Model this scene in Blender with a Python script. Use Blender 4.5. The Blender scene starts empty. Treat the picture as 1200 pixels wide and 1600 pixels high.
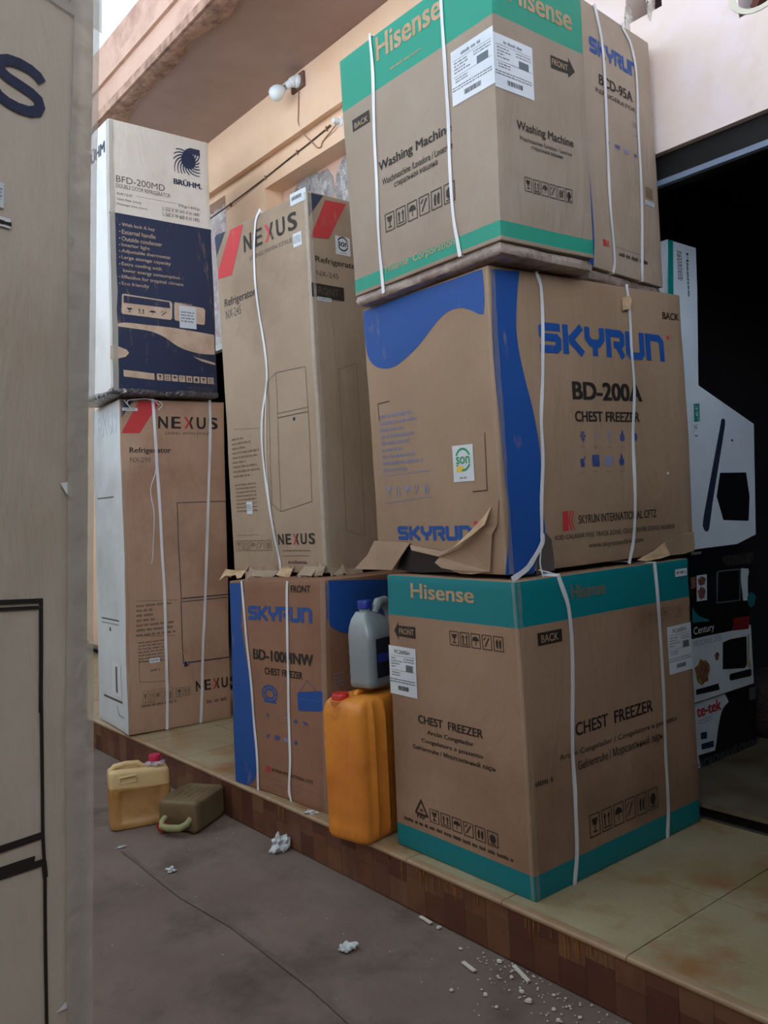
import bpy, bmesh, math, random
from mathutils import Vector, Matrix, noise
S = bpy.context.scene
COL = S.collection
# ---------------------------------------------------------------- camera
cam_d = bpy.data.cameras.new('camera'); cam = bpy.data.objects.new('camera', cam_d); COL.objects.link(cam)
S.camera = cam
YAW, PITCH, ROLL, F_PX = 51.129, -0.127, -2.996, 1326.305
yw, pt, rl = map(math.radians, (YAW, PITCH, ROLL))
Fv = Vector((-math.sin(yw)*math.cos(pt), math.cos(yw)*math.cos(pt), math.sin(pt)))
Rv = Vector((math.cos(yw), math.sin(yw), 0)); Uv = Rv.cross(Fv)
R2 = Rv*math.cos(rl)+Uv*math.sin(rl); U2 = -Rv*math.sin(rl)+Uv*math.cos(rl)
CAM = Vector((0, -1.783, 1.327))
cam.matrix_world = Matrix(((R2.x, U2.x, -Fv.x, CAM.x), (R2.y, U2.y, -Fv.y, CAM.y), (R2.z, U2.z, -Fv.z, CAM.z), (0, 0, 0, 1)))
cam_d.sensor_fit = 'HORIZONTAL'; cam_d.sensor_width = 36; cam_d.lens = 36*F_PX/1200
cam_d.clip_start = 0.02; cam_d.clip_end = 200
cam_d.dof.use_dof = False
# ---------------------------------------------------------------- world, light, exposure
W = bpy.data.worlds.new('overcast_sky'); S.world = W; W.use_nodes = True
bg = W.node_tree.nodes['Background']; bg.inputs[0].default_value = (0.80, 0.92, 1.0, 1); bg.inputs[1].default_value = 1.25
sun_d = bpy.data.lights.new('hazy_sun', 'SUN'); sun = bpy.data.objects.new('hazy_sun', sun_d); COL.objects.link(sun)
sun_d.energy = 18; sun_d.angle = math.radians(2); sun_d.color = (.97, .98, 1)
sun.rotation_euler = Vector((0.36, -0.52, -0.78)).to_track_quat('-Z', 'Y').to_euler()
S.view_settings.view_transform = 'Standard'; S.view_settings.look = 'None'
S.view_settings.gamma = 1; S.view_settings.use_curve_mapping = False
S.view_settings.exposure = 0.0
# ---------------------------------------------------------------- measured corners of the cartons (metres) and their printed artwork (metres on each side)
CORN={
 'FZ':{'L0':(-2.2965,0.0518,0.1705),'M0':(-1.6730,0.0573,0.1668),'R0':(-1.6731,0.9305,0.1700),'K0':(-2.2874,0.9366,0.1668),'L1':(-2.2874,0.0595,1.1031),'M1':(-1.6803,0.0446,1.0992),'R1':(-1.6695,0.9315,1.0999),'K1':(-2.2867,0.9339,1.1041)},
 'SK':{'L0':(-2.3989,0.1133,1.1185),'M0':(-1.7386,0.0818,1.1141),'R0':(-1.6913,1.0071,1.1221),'K0':(-2.3477,1.0435,1.1141),'L1':(-2.3978,0.1041,2.0496),'M1':(-1.7420,0.0668,2.0364),'R1':(-1.6888,0.9996,2.0460),'K1':(-2.3480,1.0326,2.0430)},
 'WM':{'L0':(-2.3681,0.0462,2.0830),'M0':(-1.6583,0.0362,2.0830),'R0':(-1.6530,0.4569,2.0886),'K0':(-2.3697,0.4583,2.0830),'L1':(-2.3588,0.0232,2.9010),'M1':(-1.6384,0.0265,2.8977),'R1':(-1.6387,0.4402,2.8991),'K1':(-2.3545,0.4427,2.8991)},
 'RF':{'L0':(-2.2049,0.4688,2.0830),'M0':(-1.7055,0.5092,2.0871),'R0':(-1.7451,0.9861,2.0830),'K0':(-2.2426,0.9480,2.0830),'L1':(-2.2133,0.4627,2.9781),'M1':(-1.7148,0.5019,2.9781),'R1':(-1.7527,0.9810,2.9781),'K1':(-2.2510,0.9419,2.9781)},
 'BD':{'L0':(-3.3587,0.0072,0.1697),'M0':(-2.7088,0.0567,0.1668),'R0':(-2.7557,0.6574,0.1668),'K0':(-3.4090,0.6037,0.1668),'L1':(-3.3480,0.0201,1.0503),'M1':(-2.6912,0.0782,1.0698),'R1':(-2.7426,0.6734,1.0620),'K1':(-3.3958,0.6197,1.0620)},
 'N2':{'L0':(-3.6155,0.1940,1.0720),'M0':(-2.9009,0.2412,1.0761),'R0':(-2.9407,0.8400,1.0720),'K0':(-3.6557,0.7923,1.0720),'L1':(-3.6159,0.1861,2.6707),'M1':(-2.8996,0.2354,2.6721),'R1':(-2.9400,0.8335,2.6714),'K1':(-3.6550,0.7858,2.6714)},
 'NX':{'L0':(-5.0951,0.0444,0.1668),'M0':(-4.4976,-0.0186,0.1748),'R0':(-4.4378,0.5721,0.1668),'K0':(-5.0309,0.6406,0.1668),'L1':(-5.1141,0.1033,2.0200),'M1':(-4.5197,0.0364,2.0136),'R1':(-4.4498,0.6397,2.0067),'K1':(-5.0500,0.6994,2.0200)},
 'BH':{'L0':(-4.9972,-0.0213,2.0300),'M0':(-4.4212,-0.0322,2.0380),'R0':(-4.4064,0.5826,2.0300),'K0':(-4.9909,0.5830,2.0300),'L1':(-4.9965,0.0121,3.5103),'M1':(-4.4120,0.0117,3.5078),'R1':(-4.4143,0.6055,3.5129),'K1':(-4.9903,0.6164,3.5103)},
 'NB':{'L0':(-1.1582,-2.3530,0.0000),'L1':(-1.0918,-2.2705,1.8250),'M0':(-0.5926,-2.1527,0.0000),'M1':(-0.5263,-2.0702,1.8250),'R0':(-0.7996,-1.5682,0.0000),'R1':(-0.7332,-1.4858,1.8250),'K0':(-1.3652,-1.7685,0.0000),'K1':(-1.2988,-1.6861,1.8250)},
 'MC':{'L0':(-2.2570,1.2450,0.2220),'L1':(-2.2570,1.2450,0.4870),'M0':(-1.8970,1.2450,0.2220),'M1':(-1.8970,1.2450,0.4870),'R0':(-1.8970,1.7600,0.2220),'R1':(-1.8970,1.7600,0.4870),'K0':(-2.2570,1.7600,0.2220),'K1':(-2.2570,1.7600,0.4870)},
 'MB':{'L0':(-2.2470,1.2450,0.4905),'L1':(-2.2470,1.2450,0.7480),'M0':(-1.8870,1.2450,0.4905),'M1':(-1.8870,1.2450,0.7480),'R0':(-1.8870,1.7500,0.4905),'R1':(-1.8870,1.7500,0.7480),'K0':(-2.2470,1.7500,0.4905),'K1':(-2.2470,1.7500,0.7480)},
 'MA':{'L0':(-2.2620,1.2150,0.7510),'L1':(-2.2620,1.2150,1.0980),'M0':(-1.9020,1.2150,0.7510),'M1':(-1.9020,1.2150,1.0980),'R0':(-1.9020,1.7750,0.7510),'R1':(-1.9020,1.7750,1.0980),'K0':(-2.2620,1.7750,0.7510),'K1':(-2.2620,1.7750,1.0980)},
 'SB':{'L0':(-2.0570,1.2650,1.1020),'L1':(-2.0570,1.2650,2.3400),'M0':(-1.8970,1.2650,1.1020),'M1':(-1.8970,1.2650,2.3400),'R0':(-1.8970,1.8850,1.1020),'R1':(-1.8970,1.8850,2.3400),'K0':(-2.0570,1.8850,1.1020),'K1':(-2.0570,1.8850,2.3400)},
}
ART=[
 ('FZ', 'L', 'BANDV', [(0.6035, 0.7969), (0.6085, 0.0762)]),
 ('FZ', 'L', 'T', [(0.1281, 0.9092), (0.4372, 0.8593)], 'Hisense', 'c', 0.03, 'logo'),
 ('FZ', 'L', 'P', [(0.0318, 0.7435), (0.0575, 0.7763), (0.055, 0.7618), (0.1454, 0.763), (0.1442, 0.7241), (0.0543, 0.726), (0.055, 0.7129)], 'k'),
 ('FZ', 'L', 'T', [(0.0592, 0.7539), (0.1359, 0.7343)], 'FRONT', 'c', 0),
 ('FZ', 'L', 'I', [(0.3103, 0.7669), (0.5534, 0.7216)], 5, 'k'),
 ('FZ', 'L', 'T', [(0.1374, 0.4726), (0.4414, 0.4454)], 'CHEST  FREEZER', 'k', 0.03),
 ('FZ', 'L', 'T', [(0.1806, 0.428), (0.4009, 0.409)], 'Arcón Congelador', 'k', 0.02),
 ('FZ', 'L', 'T', [(0.1496, 0.3961), (0.4359, 0.3786)], 'Congelatore a pozzetto', 'k', 0.02),
 ('FZ', 'L', 'T', [(0.1038, 0.3688), (0.4881, 0.3491)], 'Gefriertruhe / Морозильный ларь', 'k', 0.02),
 ('FZ', 'L', 'TRI', [(0.1013, 0.1811), (0.1626, 0.1343)], 'k'),
 ('FZ', 'L', 'T', [(0.1097, 0.1335), (0.1517, 0.1187)], 'PAP', 'k', 0.02),
 ('FZ', 'L', 'I', [(0.1691, 0.1661), (0.4864, 0.1208)], 6, 'k'),
 ('FZ', 'L', 'MT', [(0.0419, 0.1106), (0.5391, 0.0909)], 1, 'k'),
 ('FZ', 'L', 'LB', [(-0.0034, 0.69), (0.1409, 0.5244)], 'FC260SH'),
 ('FZ', 'R', 'T', [(0.2408, 0.8986), (0.4083, 0.8557)], 'Hisense', 'd', 0.02, 'logo'),
 ('FZ', 'R', 'LS', [(0.7935, 0.8987), (0.8678, 0.8726)]),
 ('FZ', 'R', 'R', [(0.0757, 0.7729), (0.1851, 0.7352)], 'k'),
 ('FZ', 'R', 'T', [(0.0912, 0.765), (0.1687, 0.7426)], 'BACK', 'c', 0.01),
 ('FZ', 'R', 'I', [(0.6172, 0.7749), (0.8324, 0.735)], 5, 'd'),
 ('FZ', 'R', 'LB', [(0.7315, 0.7061), (0.8776, 0.5414)], 'FC260SH'),
 ('FZ', 'R', 'T', [(0.2211, 0.4785), (0.6248, 0.438)], 'CHEST  FREEZER', 'k', 0.03),
 ('FZ', 'R', 'T', [(0.1381, 0.3984), (0.7601, 0.3766)], 'Arcón Congelador / Congelatore a pozzetto', 'k', 0.01),
 ('FZ', 'R', 'T', [(0.2225, 0.363), (0.6722, 0.3273)], 'Gefriertruhe / Морозильный ларь', 'k', 0.01),
 ('FZ', 'R', 'MT', [(0.0255, 0.3497), (0.106, 0.3235)], 1, 'k'),
 ('FZ', 'R', 'I', [(0.2544, 0.1839), (0.6328, 0.1138)], 6, 'k'),
 ('FZ', 'R', 'ST', [(0.1866, 0.9291), (0.2212, 0.8337), (0.2235, 0.6604), (0.1988, 0.4021), (0.1969, 0.2249), (0.1898, 0.0922), (0.1721, 0.0076)]),
 ('FZ', 'R', 'ST', [(0.6723, 0.9316), (0.6839, 0.7816), (0.6876, 0.5387), (0.6829, 0.2932), (0.6825, 0.0933), (0.6713, 0.0057)]),
 ('SK', 'L', 'P', [(0.0032, 0.9207), (0.0023, 0.8397), (0.0112, 0.7626), (0.0442, 0.723), (0.1051, 0.701), (0.1662, 0.6999), (0.2271, 0.717), (0.2955, 0.7458), (0.3624, 0.7834), (0.4108, 0.8083), (0.4647, 0.8264), (0.5224, 0.8259), (0.5698, 0.8095), (0.6088, 0.7896), (0.6271, 0.7859), (0.6334, 0.8237), (0.6342, 0.8873), (0.632, 0.9198), (0.4812, 0.9202), (0.2478, 0.9226)], 'b'),
 ('SK', 'L', 'S', [(0.1199, 0.586), (0.0518, 0.5838), (0.0545, 0.522)], 0.003, 'k'),
 ('SK', 'L', 'S', [(0.5974, 0.4339), (0.5951, 0.2575), (0.5273, 0.2556)], 0.003, 'k'),
 ('SK', 'L', 'MTL', [(0.059, 0.548), (0.3025, 0.3364)], 9, 'l'),
 ('SK', 'L', 'I', [(0.0604, 0.2983), (0.325, 0.249)], 5, 'l'),
 ('SK', 'L', 'S', [(0.058, 0.3267), (0.3258, 0.335)], 0.002, 'l'),
 ('SK', 'L', 'S', [(0.0573, 0.2323), (0.325, 0.249)], 0.002, 'l'),
 ('SK', 'L', 'SON', [(0.441, 0.404), (0.5402, 0.2891)]),
 ('SK', 'L', 'SKY', [(0.1226, 0.1512), (0.5155, 0.1039)], 'b', 'logo'),
 ('SK', 'L', 'R', [(0.524, 0.1637), (0.5407, 0.1525)], 'r'),
 ('SK', 'R', 'P', [(0.0086, 0.9111), (0.1274, 0.918), (0.1121, 0.8465), (0.1002, 0.7558), (0.1038, 0.6841), (0.1211, 0.5945), (0.1451, 0.5039), (0.1621, 0.4028), (0.1669, 0.3101), (0.1626, 0.1893), (0.1665, 0.1143), (0.1305, 0.0517), (0.1084, -0.004), (-0.0139, 0.0023), (0.0071, 0.0981), (0.016, 0.1969), (0.0118, 0.2871), (0.0055, 0.4214), (0.0009, 0.5988), (0.0035, 0.775)], 'b'),
 ('SK', 'R', 'SKY', [(0.1912, 0.7699), (0.8187, 0.6762)], 'b', 'logo'),
 ('SK', 'R', 'T', [(0.328, 0.5909), (0.6763, 0.5316)], 'BD-200A', 'k', 0.05),
 ('SK', 'R', 'T', [(0.3335, 0.4957), (0.6588, 0.4617)], 'CHEST FREEZER', 'k', 0.04),
 ('SK', 'R', 'I', [(0.3356, 0.4403), (0.6614, 0.3644)], 5, 'l'),
 ('SK', 'R', 'I', [(0.3285, 0.3617), (0.654, 0.2823)], 5, 'l'),
 ('SK', 'R', 'RED', [(0.2521, 0.178), (0.3065, 0.1163)]),
 ('SK', 'R', 'T', [(0.329, 0.1613), (0.723, 0.1339)], 'SKYRUN INTERNATIONAL CFTZ', 'k', 0.02),
 ('SK', 'R', 'T', [(0.2085, 0.1039), (0.8212, 0.0866)], 'ADD: CALABAR FREE TRADE ZONE, CROSS RIVER STATE, NIGERIA', 'k', 0),
 ('SK', 'R', 'T', [(0.3712, 0.0709), (0.6493, 0.0481)], 'www.skyrunonline.com', 'k', 0),
 ('SK', 'R', 'T', [(0.8175, 0.8535), (0.9152, 0.8287)], 'BACK', 'k', 0.03),
 ('SK', 'R', 'R', [(0.8338, 0.7702), (0.8498, 0.7566)], 'r'),
 ('SK', 'R', 'P', [(0.789, 0.2869), (0.7995, 0.2887), (0.8022, 0.2813), (0.7917, 0.2784)], 'w'),
 ('SK', 'R', 'ST', [(0.1981, 0.9184), (0.212, 0.8833), (0.2103, 0.7915), (0.1962, 0.6065), (0.1771, 0.4675), (0.1725, 0.3285), (0.1561, 0.1896), (0.149, 0.1108)]),
 ('SK', 'R', 'ST', [(0.6323, 0.9303), (0.6382, 0.8558), (0.6376, 0.725), (0.6351, 0.5733), (0.6183, 0.4208), (0.6128, 0.2171), (0.5944, 0.0645), (0.5635, -0.0149)]),
 ('WM', 'L', 'BANDV', [(0.7182, 0.6392), (0.7182, 0.0563)]),
 ('WM', 'L', 'T', [(0.2019, 0.8036), (0.5124, 0.7276)], 'Hisense', 'c', 0.03, 'logo'),
 ('WM', 'L', 'MT', [(0.2671, 0.6826), (0.4185, 0.669)], 1, 'c'),
 ('WM', 'L', 'R', [(0.0528, 0.5924), (0.1467, 0.553)], 'k'),
 ('WM', 'L', 'T', [(0.0639, 0.5782), (0.1357, 0.5601)], 'BACK', 'c', 0),
 ('WM', 'L', 'LBW', [(0.5423, 0.6048), (0.7051, 0.4439)], 'WM'),
 ('WM', 'R', 'LBW2', [(-0.0053, 0.5853), (0.1664, 0.432)], 'WM'),
 ('WM', 'L', 'T', [(0.1775, 0.4064), (0.5321, 0.3674)], 'Washing Machine', 'k', 0.03),
 ('WM', 'L', 'T', [(0.1916, 0.3472), (0.5339, 0.3255)], 'Waschmaschine /Lavadora / Lavatrice', 'k', 0.01),
 ('WM', 'L', 'T', [(0.2513, 0.3151), (0.4646, 0.2949)], 'стиральная машина', 'k', 0.01),
 ('WM', 'L', 'I', [(0.1879, 0.2286), (0.5414, 0.1687)], 6, 'k'),
 ('WM', 'L', 'T', [(0.1775, 0.0616), (0.5249, 0.0311)], 'Hisense  Corporation', 'c', 0.0),
 ('WM', 'L', 'ST', [(0.177, 0.83), (0.1812, 0.6972), (0.169, 0.5202), (0.1644, 0.3362), (0.1558, 0.1494), (0.1628, -0.0262)]),
 ('WM', 'L', 'ST', [(0.5157, 0.7973), (0.5181, 0.6119), (0.5222, 0.4446), (0.5214, 0.2761), (0.5272, 0.1254), (0.5482, -0.0022)]),
 ('WM', 'R', 'T', [(0.0701, 0.7608), (0.3631, 0.6937)], 'Hisense', 'c', 0.03, 'logo'),
 ('WM', 'R', 'P', [(0.252, 0.5913), (0.3372, 0.5928), (0.3366, 0.6089), (0.3684, 0.5714), (0.3335, 0.5444), (0.3345, 0.5574), (0.2527, 0.553)], 'k'),
 ('WM', 'R', 'T', [(0.2583, 0.5829), (0.3333, 0.5651)], 'FRONT', 'c', 0),
 ('WM', 'R', 'T', [(0.0839, 0.3576), (0.3402, 0.3246)], 'Washing Machine', 'k', 0.03),
 ('WM', 'R', 'T', [(0.0938, 0.315), (0.3292, 0.303)], 'Waschmaschine /Lavadora / Lavatrice', 'k', 0.01),
 ('WM', 'R', 'T', [(0.1439, 0.2948), (0.2868, 0.2827)], 'стиральная машина', 'k', 0.01),
 ('WM', 'R', 'I', [(0.1053, 0.1989), (0.3256, 0.1574)], 6, 'k'),
 ('RF', 'R', 'P', [(0.0028, 0.3838), (0.03, 0.3539), (0.0335, 0.1939), (0.0315, 0.0818), (0.0177, 0.0023), (-0.0072, -0.0019)], 'b'),
 ('RF', 'R', 'SKY', [(0.0754, 0.7806), (0.383, 0.7281)], 'b', 'logo'),
 ('RF', 'R', 'T', [(0.1229, 0.6684), (0.3386, 0.6328)], 'BCD-95A', 'k', 0.04),
 ('RF', 'R', 'T', [(0.1008, 0.6153), (0.3549, 0.6007)], 'REFRIGERATOR', 'k', 0.01),
 ('RF', 'R', 'I', [(0.128, 0.5169), (0.3696, 0.512)], 4, 'l'),
 ('RF', 'R', 'I', [(0.125, 0.4533), (0.3591, 0.4257)], 4, 'l'),
 ('RF', 'R', 'R', [(0.3832, 0.3489), (0.4356, 0.307)], 'd'),
 ('RF', 'R', 'LS', [(0.377, 0.2981), (0.4435, 0.2843)]),
 ('RF', 'R', 'RED', [(0.0839, 0.1042), (0.1228, 0.0825)]),
 ('RF', 'R', 'MT', [(0.136, 0.0951), (0.3515, 0.0887)], 2, 'k'),
 ('RF', 'R', 'MT', [(0.1818, 0.0818), (0.3738, 0.059)], 1, 'k'),
 ('RF', 'R', 'ST', [(0.1206, 0.8995), (0.1499, 0.8), (0.1584, 0.6771), (0.1467, 0.4211), (0.1403, 0.2294), (0.1459, 0.0395), (0.1316, -0.0012)]),
 ('RF', 'R', 'ST', [(0.2969, 0.8829), (0.3463, 0.8412), (0.3723, 0.7445), (0.3606, 0.5428), (0.3484, 0.2745), (0.3288, 0.0714), (0.3255, 0.0016)]),
 ('RF', 'R', 'MT', [(0.3231, 0.5628), (0.3611, 0.544)], 3, 'k'),
 ('N2', 'L', 'P', [(0.0034, 1.5909), (0.0203, 1.6001), (0.0942, 1.5954), (0.01, 1.5044)], 'n'),
 ('N2', 'L', 'P', [(0.1398, 1.5911), (0.2474, 1.5865), (0.1295, 1.3834), (0.0062, 1.395), (0.0142, 1.4323)], 'r'),
 ('N2', 'L', 'NEX', [(0.2421, 1.5342), (0.6453, 1.4588)], 'logo'),
 ('N2', 'L', 'T', [(0.2823, 1.4305), (0.5969, 1.4127)], 'LIVING WITH STYLE', 'g', 0),
 ('N2', 'L', 'LS', [(0.6075, 1.4411), (0.6649, 1.3841)]),
 ('N2', 'L', 'LS', [(0.6027, 1.6117), (0.7101, 1.561)]),
 ('N2', 'L', 'T', [(0.0519, 1.2872), (0.3114, 1.2393)], 'Refrigerator', 'k', 0.01),
 ('N2', 'L', 'T', [(0.0559, 1.2326), (0.185, 1.1921)], 'NX-245', 'g', 0),
 ('N2', 'L', 'S', [(0.3404, 0.3068), (0.3698, 0.8544), (0.4309, 0.8813), (0.6426, 0.8729), (0.6432, 0.6836), (0.6356, 0.3043), (0.4053, 0.2696), (0.3404, 0.3068)], 0.0025, 'g'),
 ('N2', 'L', 'S', [(0.4309, 0.8813), (0.4053, 0.2696)], 0.0025, 'g'),
 ('N2', 'L', 'S', [(0.4233, 0.7018), (0.6449, 0.7018)], 0.0025, 'g'),
 ('N2', 'L', 'S', [(0.4215, 0.6828), (0.6432, 0.6836)], 0.004, 'g'),
 ('N2', 'L', 'R', [(0.5336, 0.6706), (0.5507, 0.6565)], 'k'),
 ('N2', 'L', 'MTL', [(0.0441, 0.6341), (0.273, 0.4383)], 9, 'd'),
 ('N2', 'L', 'MT', [(0.0547, 0.417), (0.2262, 0.2766)], 8, 'd'),
 ('N2', 'L', 'LS', [(0.1387, 0.3255), (0.1859, 0.2686)]),
 ('N2', 'L', 'S', [(0.0635, 0.6708), (0.2799, 0.6531)], 0.002, 'd'),
 ('N2', 'L', 'S', [(0.0404, 0.1715), (0.2262, 0.1728)], 0.002, 'd'),
 ('N2', 'L', 'NEX', [(0.3726, 0.1711), (0.6459, 0.1243)], 'logo'),
 ('N2', 'L', 'MT', [(0.4049, 0.1019), (0.6077, 0.0918)], 1, 'g'),
 ('N2', 'L', 'S', [(0.3925, 0.0734), (0.5973, 0.0754)], 0.002, 'g'),
 ('N2', 'L', 'T', [(0.4388, 0.0552), (0.5762, 0.0401)], 'sudama', 'k', 0.01),
 ('N2', 'L', 'I', [(0.0268, 0.1473), (0.3204, 0.099)], 5, 'd'),
 ('N2', 'L', 'ST', [(0.3886, 1.6121), (0.3486, 1.5705), (0.3163, 1.368), (0.3234, 1.1945), (0.3602, 0.9587), (0.36, 0.8559), (0.3028, 0.6795), (0.3025, 0.471), (0.3375, 0.2145), (0.3798, 0.0413)]),
 ('N2', 'L', 'STN', [(0.36, 0.8559), (0.331, 0.6187), (0.3288, 0.3304), (0.3722, 0.0642)]),
 ('N2', 'R', 'P', [(0.0033, 1.5878), (0.0839, 1.5901), (0.0003, 1.4859)], 'n'),
 ('N2', 'R', 'P', [(0.0939, 1.5749), (0.2076, 1.5801), (0.099, 1.4111), (0.0025, 1.4011)], 'r'),
 ('N2', 'R', 'SONB', [(0.1335, 1.4324), (0.2157, 1.3534)]),
 ('N2', 'R', 'T', [(0.0209, 1.3276), (0.2667, 1.2953)], 'Refrigerator', 'k', 0.01),
 ('N2', 'R', 'T', [(0.0226, 1.267), (0.14, 1.2452)], 'NX-245', 'g', 0),
 ('N2', 'R', 'R', [(-0.0049, 1.2115), (0.1671, 1.153)], 'k'),
 ('N2', 'R', 'T', [(0.0119, 1.1981), (0.137, 1.1682)], 'FRONT', 'g', 0),
 ('N2', 'R', 'LS', [(0.0208, 1.1563), (0.0956, 1.1408)]),
 ('N2', 'R', 'S', [(0.2162, 0.8935), (0.1131, 0.8588), (0.1137, 0.1756), (0.1941, 0.1475)], 0.0025, 'd'),
 ('N2', 'R', 'S', [(0.2162, 0.8935), (0.2155, 0.5808), (0.2133, 0.1487)], 0.0025, 'd'),
 ('BD', 'L', 'P', [(0.0025, 0.882), (0.0978, 0.8834), (0.0872, 0.7765), (0.0868, 0.6938), (0.1034, 0.5951), (0.1274, 0.4973), (0.1494, 0.3666), (0.1739, 0.2032), (0.1767, 0.1199), (0.154, 0.0481), (0.1228, 0.0146), (0.0847, 0.0016), (0.0032, 0.0006), (-0.0036, 0.1745), (0.0003, 0.5202)], 'b'),
 ('BD', 'L', 'T', [(0.4395, 0.8724), (0.5651, 0.8439)], 'FRONT', 'k', 0.03),
 ('BD', 'L', 'SKY', [(0.1362, 0.7857), (0.5758, 0.7252)], 'b', 'logo'),
 ('BD', 'L', 'T', [(0.1666, 0.6033), (0.572, 0.5577)], 'BD-100HNW', 'k', 0.05),
 ('BD', 'L', 'T', [(0.246, 0.5297), (0.5017, 0.5004)], 'CHEST FREEZER', 'k', 0.04),
 ('BD', 'L', 'GLOBE', [(0.2185, 0.4566), (0.3312, 0.3846)], 'b'),
 ('BD', 'L', 'P', [(0.4649, 0.4432), (0.475, 0.4482), (0.6185, 0.467), (0.6274, 0.4613), (0.6274, 0.3951), (0.6192, 0.3881), (0.4782, 0.3734), (0.4684, 0.3776)], 'b'),
 ('BD', 'L', 'MT', [(0.4865, 0.4266), (0.6112, 0.4226)], 2, 'l'),
 ('BD', 'L', 'S', [(0.4812, 0.4489), (0.5318, 0.4996), (0.5895, 0.463)], 0.002, 'b'),
 ('BD', 'L', 'I', [(0.2224, 0.341), (0.5483, 0.3055)], 5, 'l'),
 ('BD', 'L', 'I', [(0.2222, 0.2564), (0.545, 0.2175)], 5, 'l'),
 ('BD', 'L', 'RED', [(0.2331, 0.112), (0.2667, 0.087)]),
 ('BD', 'L', 'T', [(0.2747, 0.1091), (0.5548, 0.0955)], 'SKYRUN INTERNATIONAL CFTZ', 'k', 0.01),
 ('BD', 'L', 'MT', [(0.1981, 0.0636), (0.6217, 0.0618)], 1, 'k'),
 ('BD', 'L', 'MT', [(0.2812, 0.0446), (0.4833, 0.0416)], 1, 'k'),
 ('BD', 'L', 'ST', [(0.0994, 0.885), (0.1074, 0.7934), (0.1215, 0.6541), (0.1466, 0.4493), (0.1544, 0.3255), (0.1745, 0.1615), (0.176, -0.0024)]),
 ('BD', 'L', 'ST', [(0.4215, 0.8898), (0.4166, 0.8369), (0.4134, 0.7074), (0.4105, 0.5535), (0.4066, 0.3195), (0.4101, 0.1624), (0.3982, 0.0367), (0.4121, -0.0003)]),
 ('BD', 'R', 'P', [(0.0143, 0.8968), (-0.0006, 0.8771), (0.0007, 0.754), (0.0237, 0.7177), (0.0718, 0.6914), (0.1313, 0.6777), (0.3421, 0.6507), (0.3502, 0.8744)], 'b'),
 ('BD', 'R', 'MT', [(0.0332, 0.5412), (0.0852, 0.4802)], 4, 'l'),
 ('NX', 'R', 'P', [(0.0075, 1.8313), (0.0738, 1.8337), (0.0098, 1.7334)], 'n'),
 ('NX', 'R', 'LS', [(0.0141, 1.7929), (0.0971, 1.7759)]),
 ('NX', 'R', 'P', [(0.1067, 1.8349), (0.2231, 1.8364), (0.1069, 1.6521), (0.0062, 1.6506)], 'r'),
 ('NX', 'R', 'NEX', [(0.2099, 1.7488), (0.5657, 1.6808)], 'logo'),
 ('NX', 'R', 'T', [(0.2496, 1.6608), (0.5052, 1.647)], 'LIVING WITH STYLE', 'k', 0),
 ('NX', 'R', 'T', [(0.0508, 1.5733), (0.2806, 1.5345)], 'Refrigerator', 'k', 0.02),
 ('NX', 'R', 'T', [(0.0519, 1.5186), (0.1664, 1.4908)], 'NX-290', 'g', 0),
 ('NX', 'R', 'S', [(0.6056, 1.2625), (0.3079, 1.2589), (0.3218, 0.3488)], 0.004, 'n'),
 ('NX', 'R', 'S', [(0.3215, 0.7157), (0.5967, 0.7174)], 0.006, 'n'),
 ('NX', 'R', 'S', [(0.3239, 0.6977), (0.5963, 0.7006)], 0.004, 'n'),
 ('NX', 'R', 'S', [(0.3261, 0.3524), (0.5983, 0.3534)], 0.007, 'n'),
 ('NX', 'R', 'R', [(0.3263, 0.3606), (0.3567, 0.3318)], 'n'),
 ('NX', 'R', 'S', [(0.0585, 0.725), (0.2892, 0.7118)], 0.002, 'g'),
 ('NX', 'R', 'MTL', [(0.0608, 0.7115), (0.2843, 0.5245)], 7, 'g'),
 ('NX', 'R', 'S', [(0.0559, 0.5343), (0.284, 0.5136)], 0.002, 'g'),
 ('NX', 'R', 'MT', [(0.0696, 0.5047), (0.2318, 0.3811)], 7, 'g'),
 ('NX', 'R', 'LS', [(0.1298, 0.4024), (0.1863, 0.3775)]),
 ('NX', 'R', 'S', [(0.0719, 0.3951), (0.2386, 0.3775), (0.2356, 0.2649), (0.0728, 0.2814), (0.0719, 0.3951)], 0.002, 'g'),
 ('NX', 'R', 'MT', [(0.1351, 0.3466), (0.1863, 0.3261)], 1, 'g'),
 ('NX', 'R', 'I', [(0.0807, 0.2294), (0.2561, 0.1485)], 5, 'd'),
 ('NX', 'R', 'I', [(0.2692, 0.2191), (0.3596, 0.1684)], 2, 'g'),
 ('NX', 'R', 'MT', [(0.0761, 0.1604), (0.274, 0.1361)], 1, 'g'),
 ('NX', 'R', 'NEX', [(0.3902, 0.2429), (0.6394, 0.1831)], 'logo'),
 ('NX', 'R', 'MT', [(0.4524, 0.132), (0.5771, 0.0986)], 1, 'g'),
 ('NX', 'R', 'ST', [(0.1788, 1.8427), (0.1915, 1.6692), (0.1996, 1.4708), (0.21, 1.2045), (0.2174, 0.8692), (0.222, 0.5315), (0.2216, 0.2601), (0.2146, -0.002)]),
 ('NX', 'R', 'ST', [(0.5131, 1.8452), (0.5131, 1.6745), (0.4865, 1.1944), (0.4616, 0.7819), (0.4366, 0.3685), (0.4128, 0.0028)]),
 ('NX', 'R', 'STN', [(0.1873, 1.7614), (0.1914, 1.6164), (0.1921, 1.4443), (0.1596, 1.3388), (0.1748, 1.2058), (0.1585, 0.9536), (0.1509, 0.9248)]),
 ('NX', 'R', 'STT', [(0.2961, 0.4412), (0.3367, 0.3813), (0.3562, 0.3098), (0.3682, 0.2252), (0.4018, 0.137)]),
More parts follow.
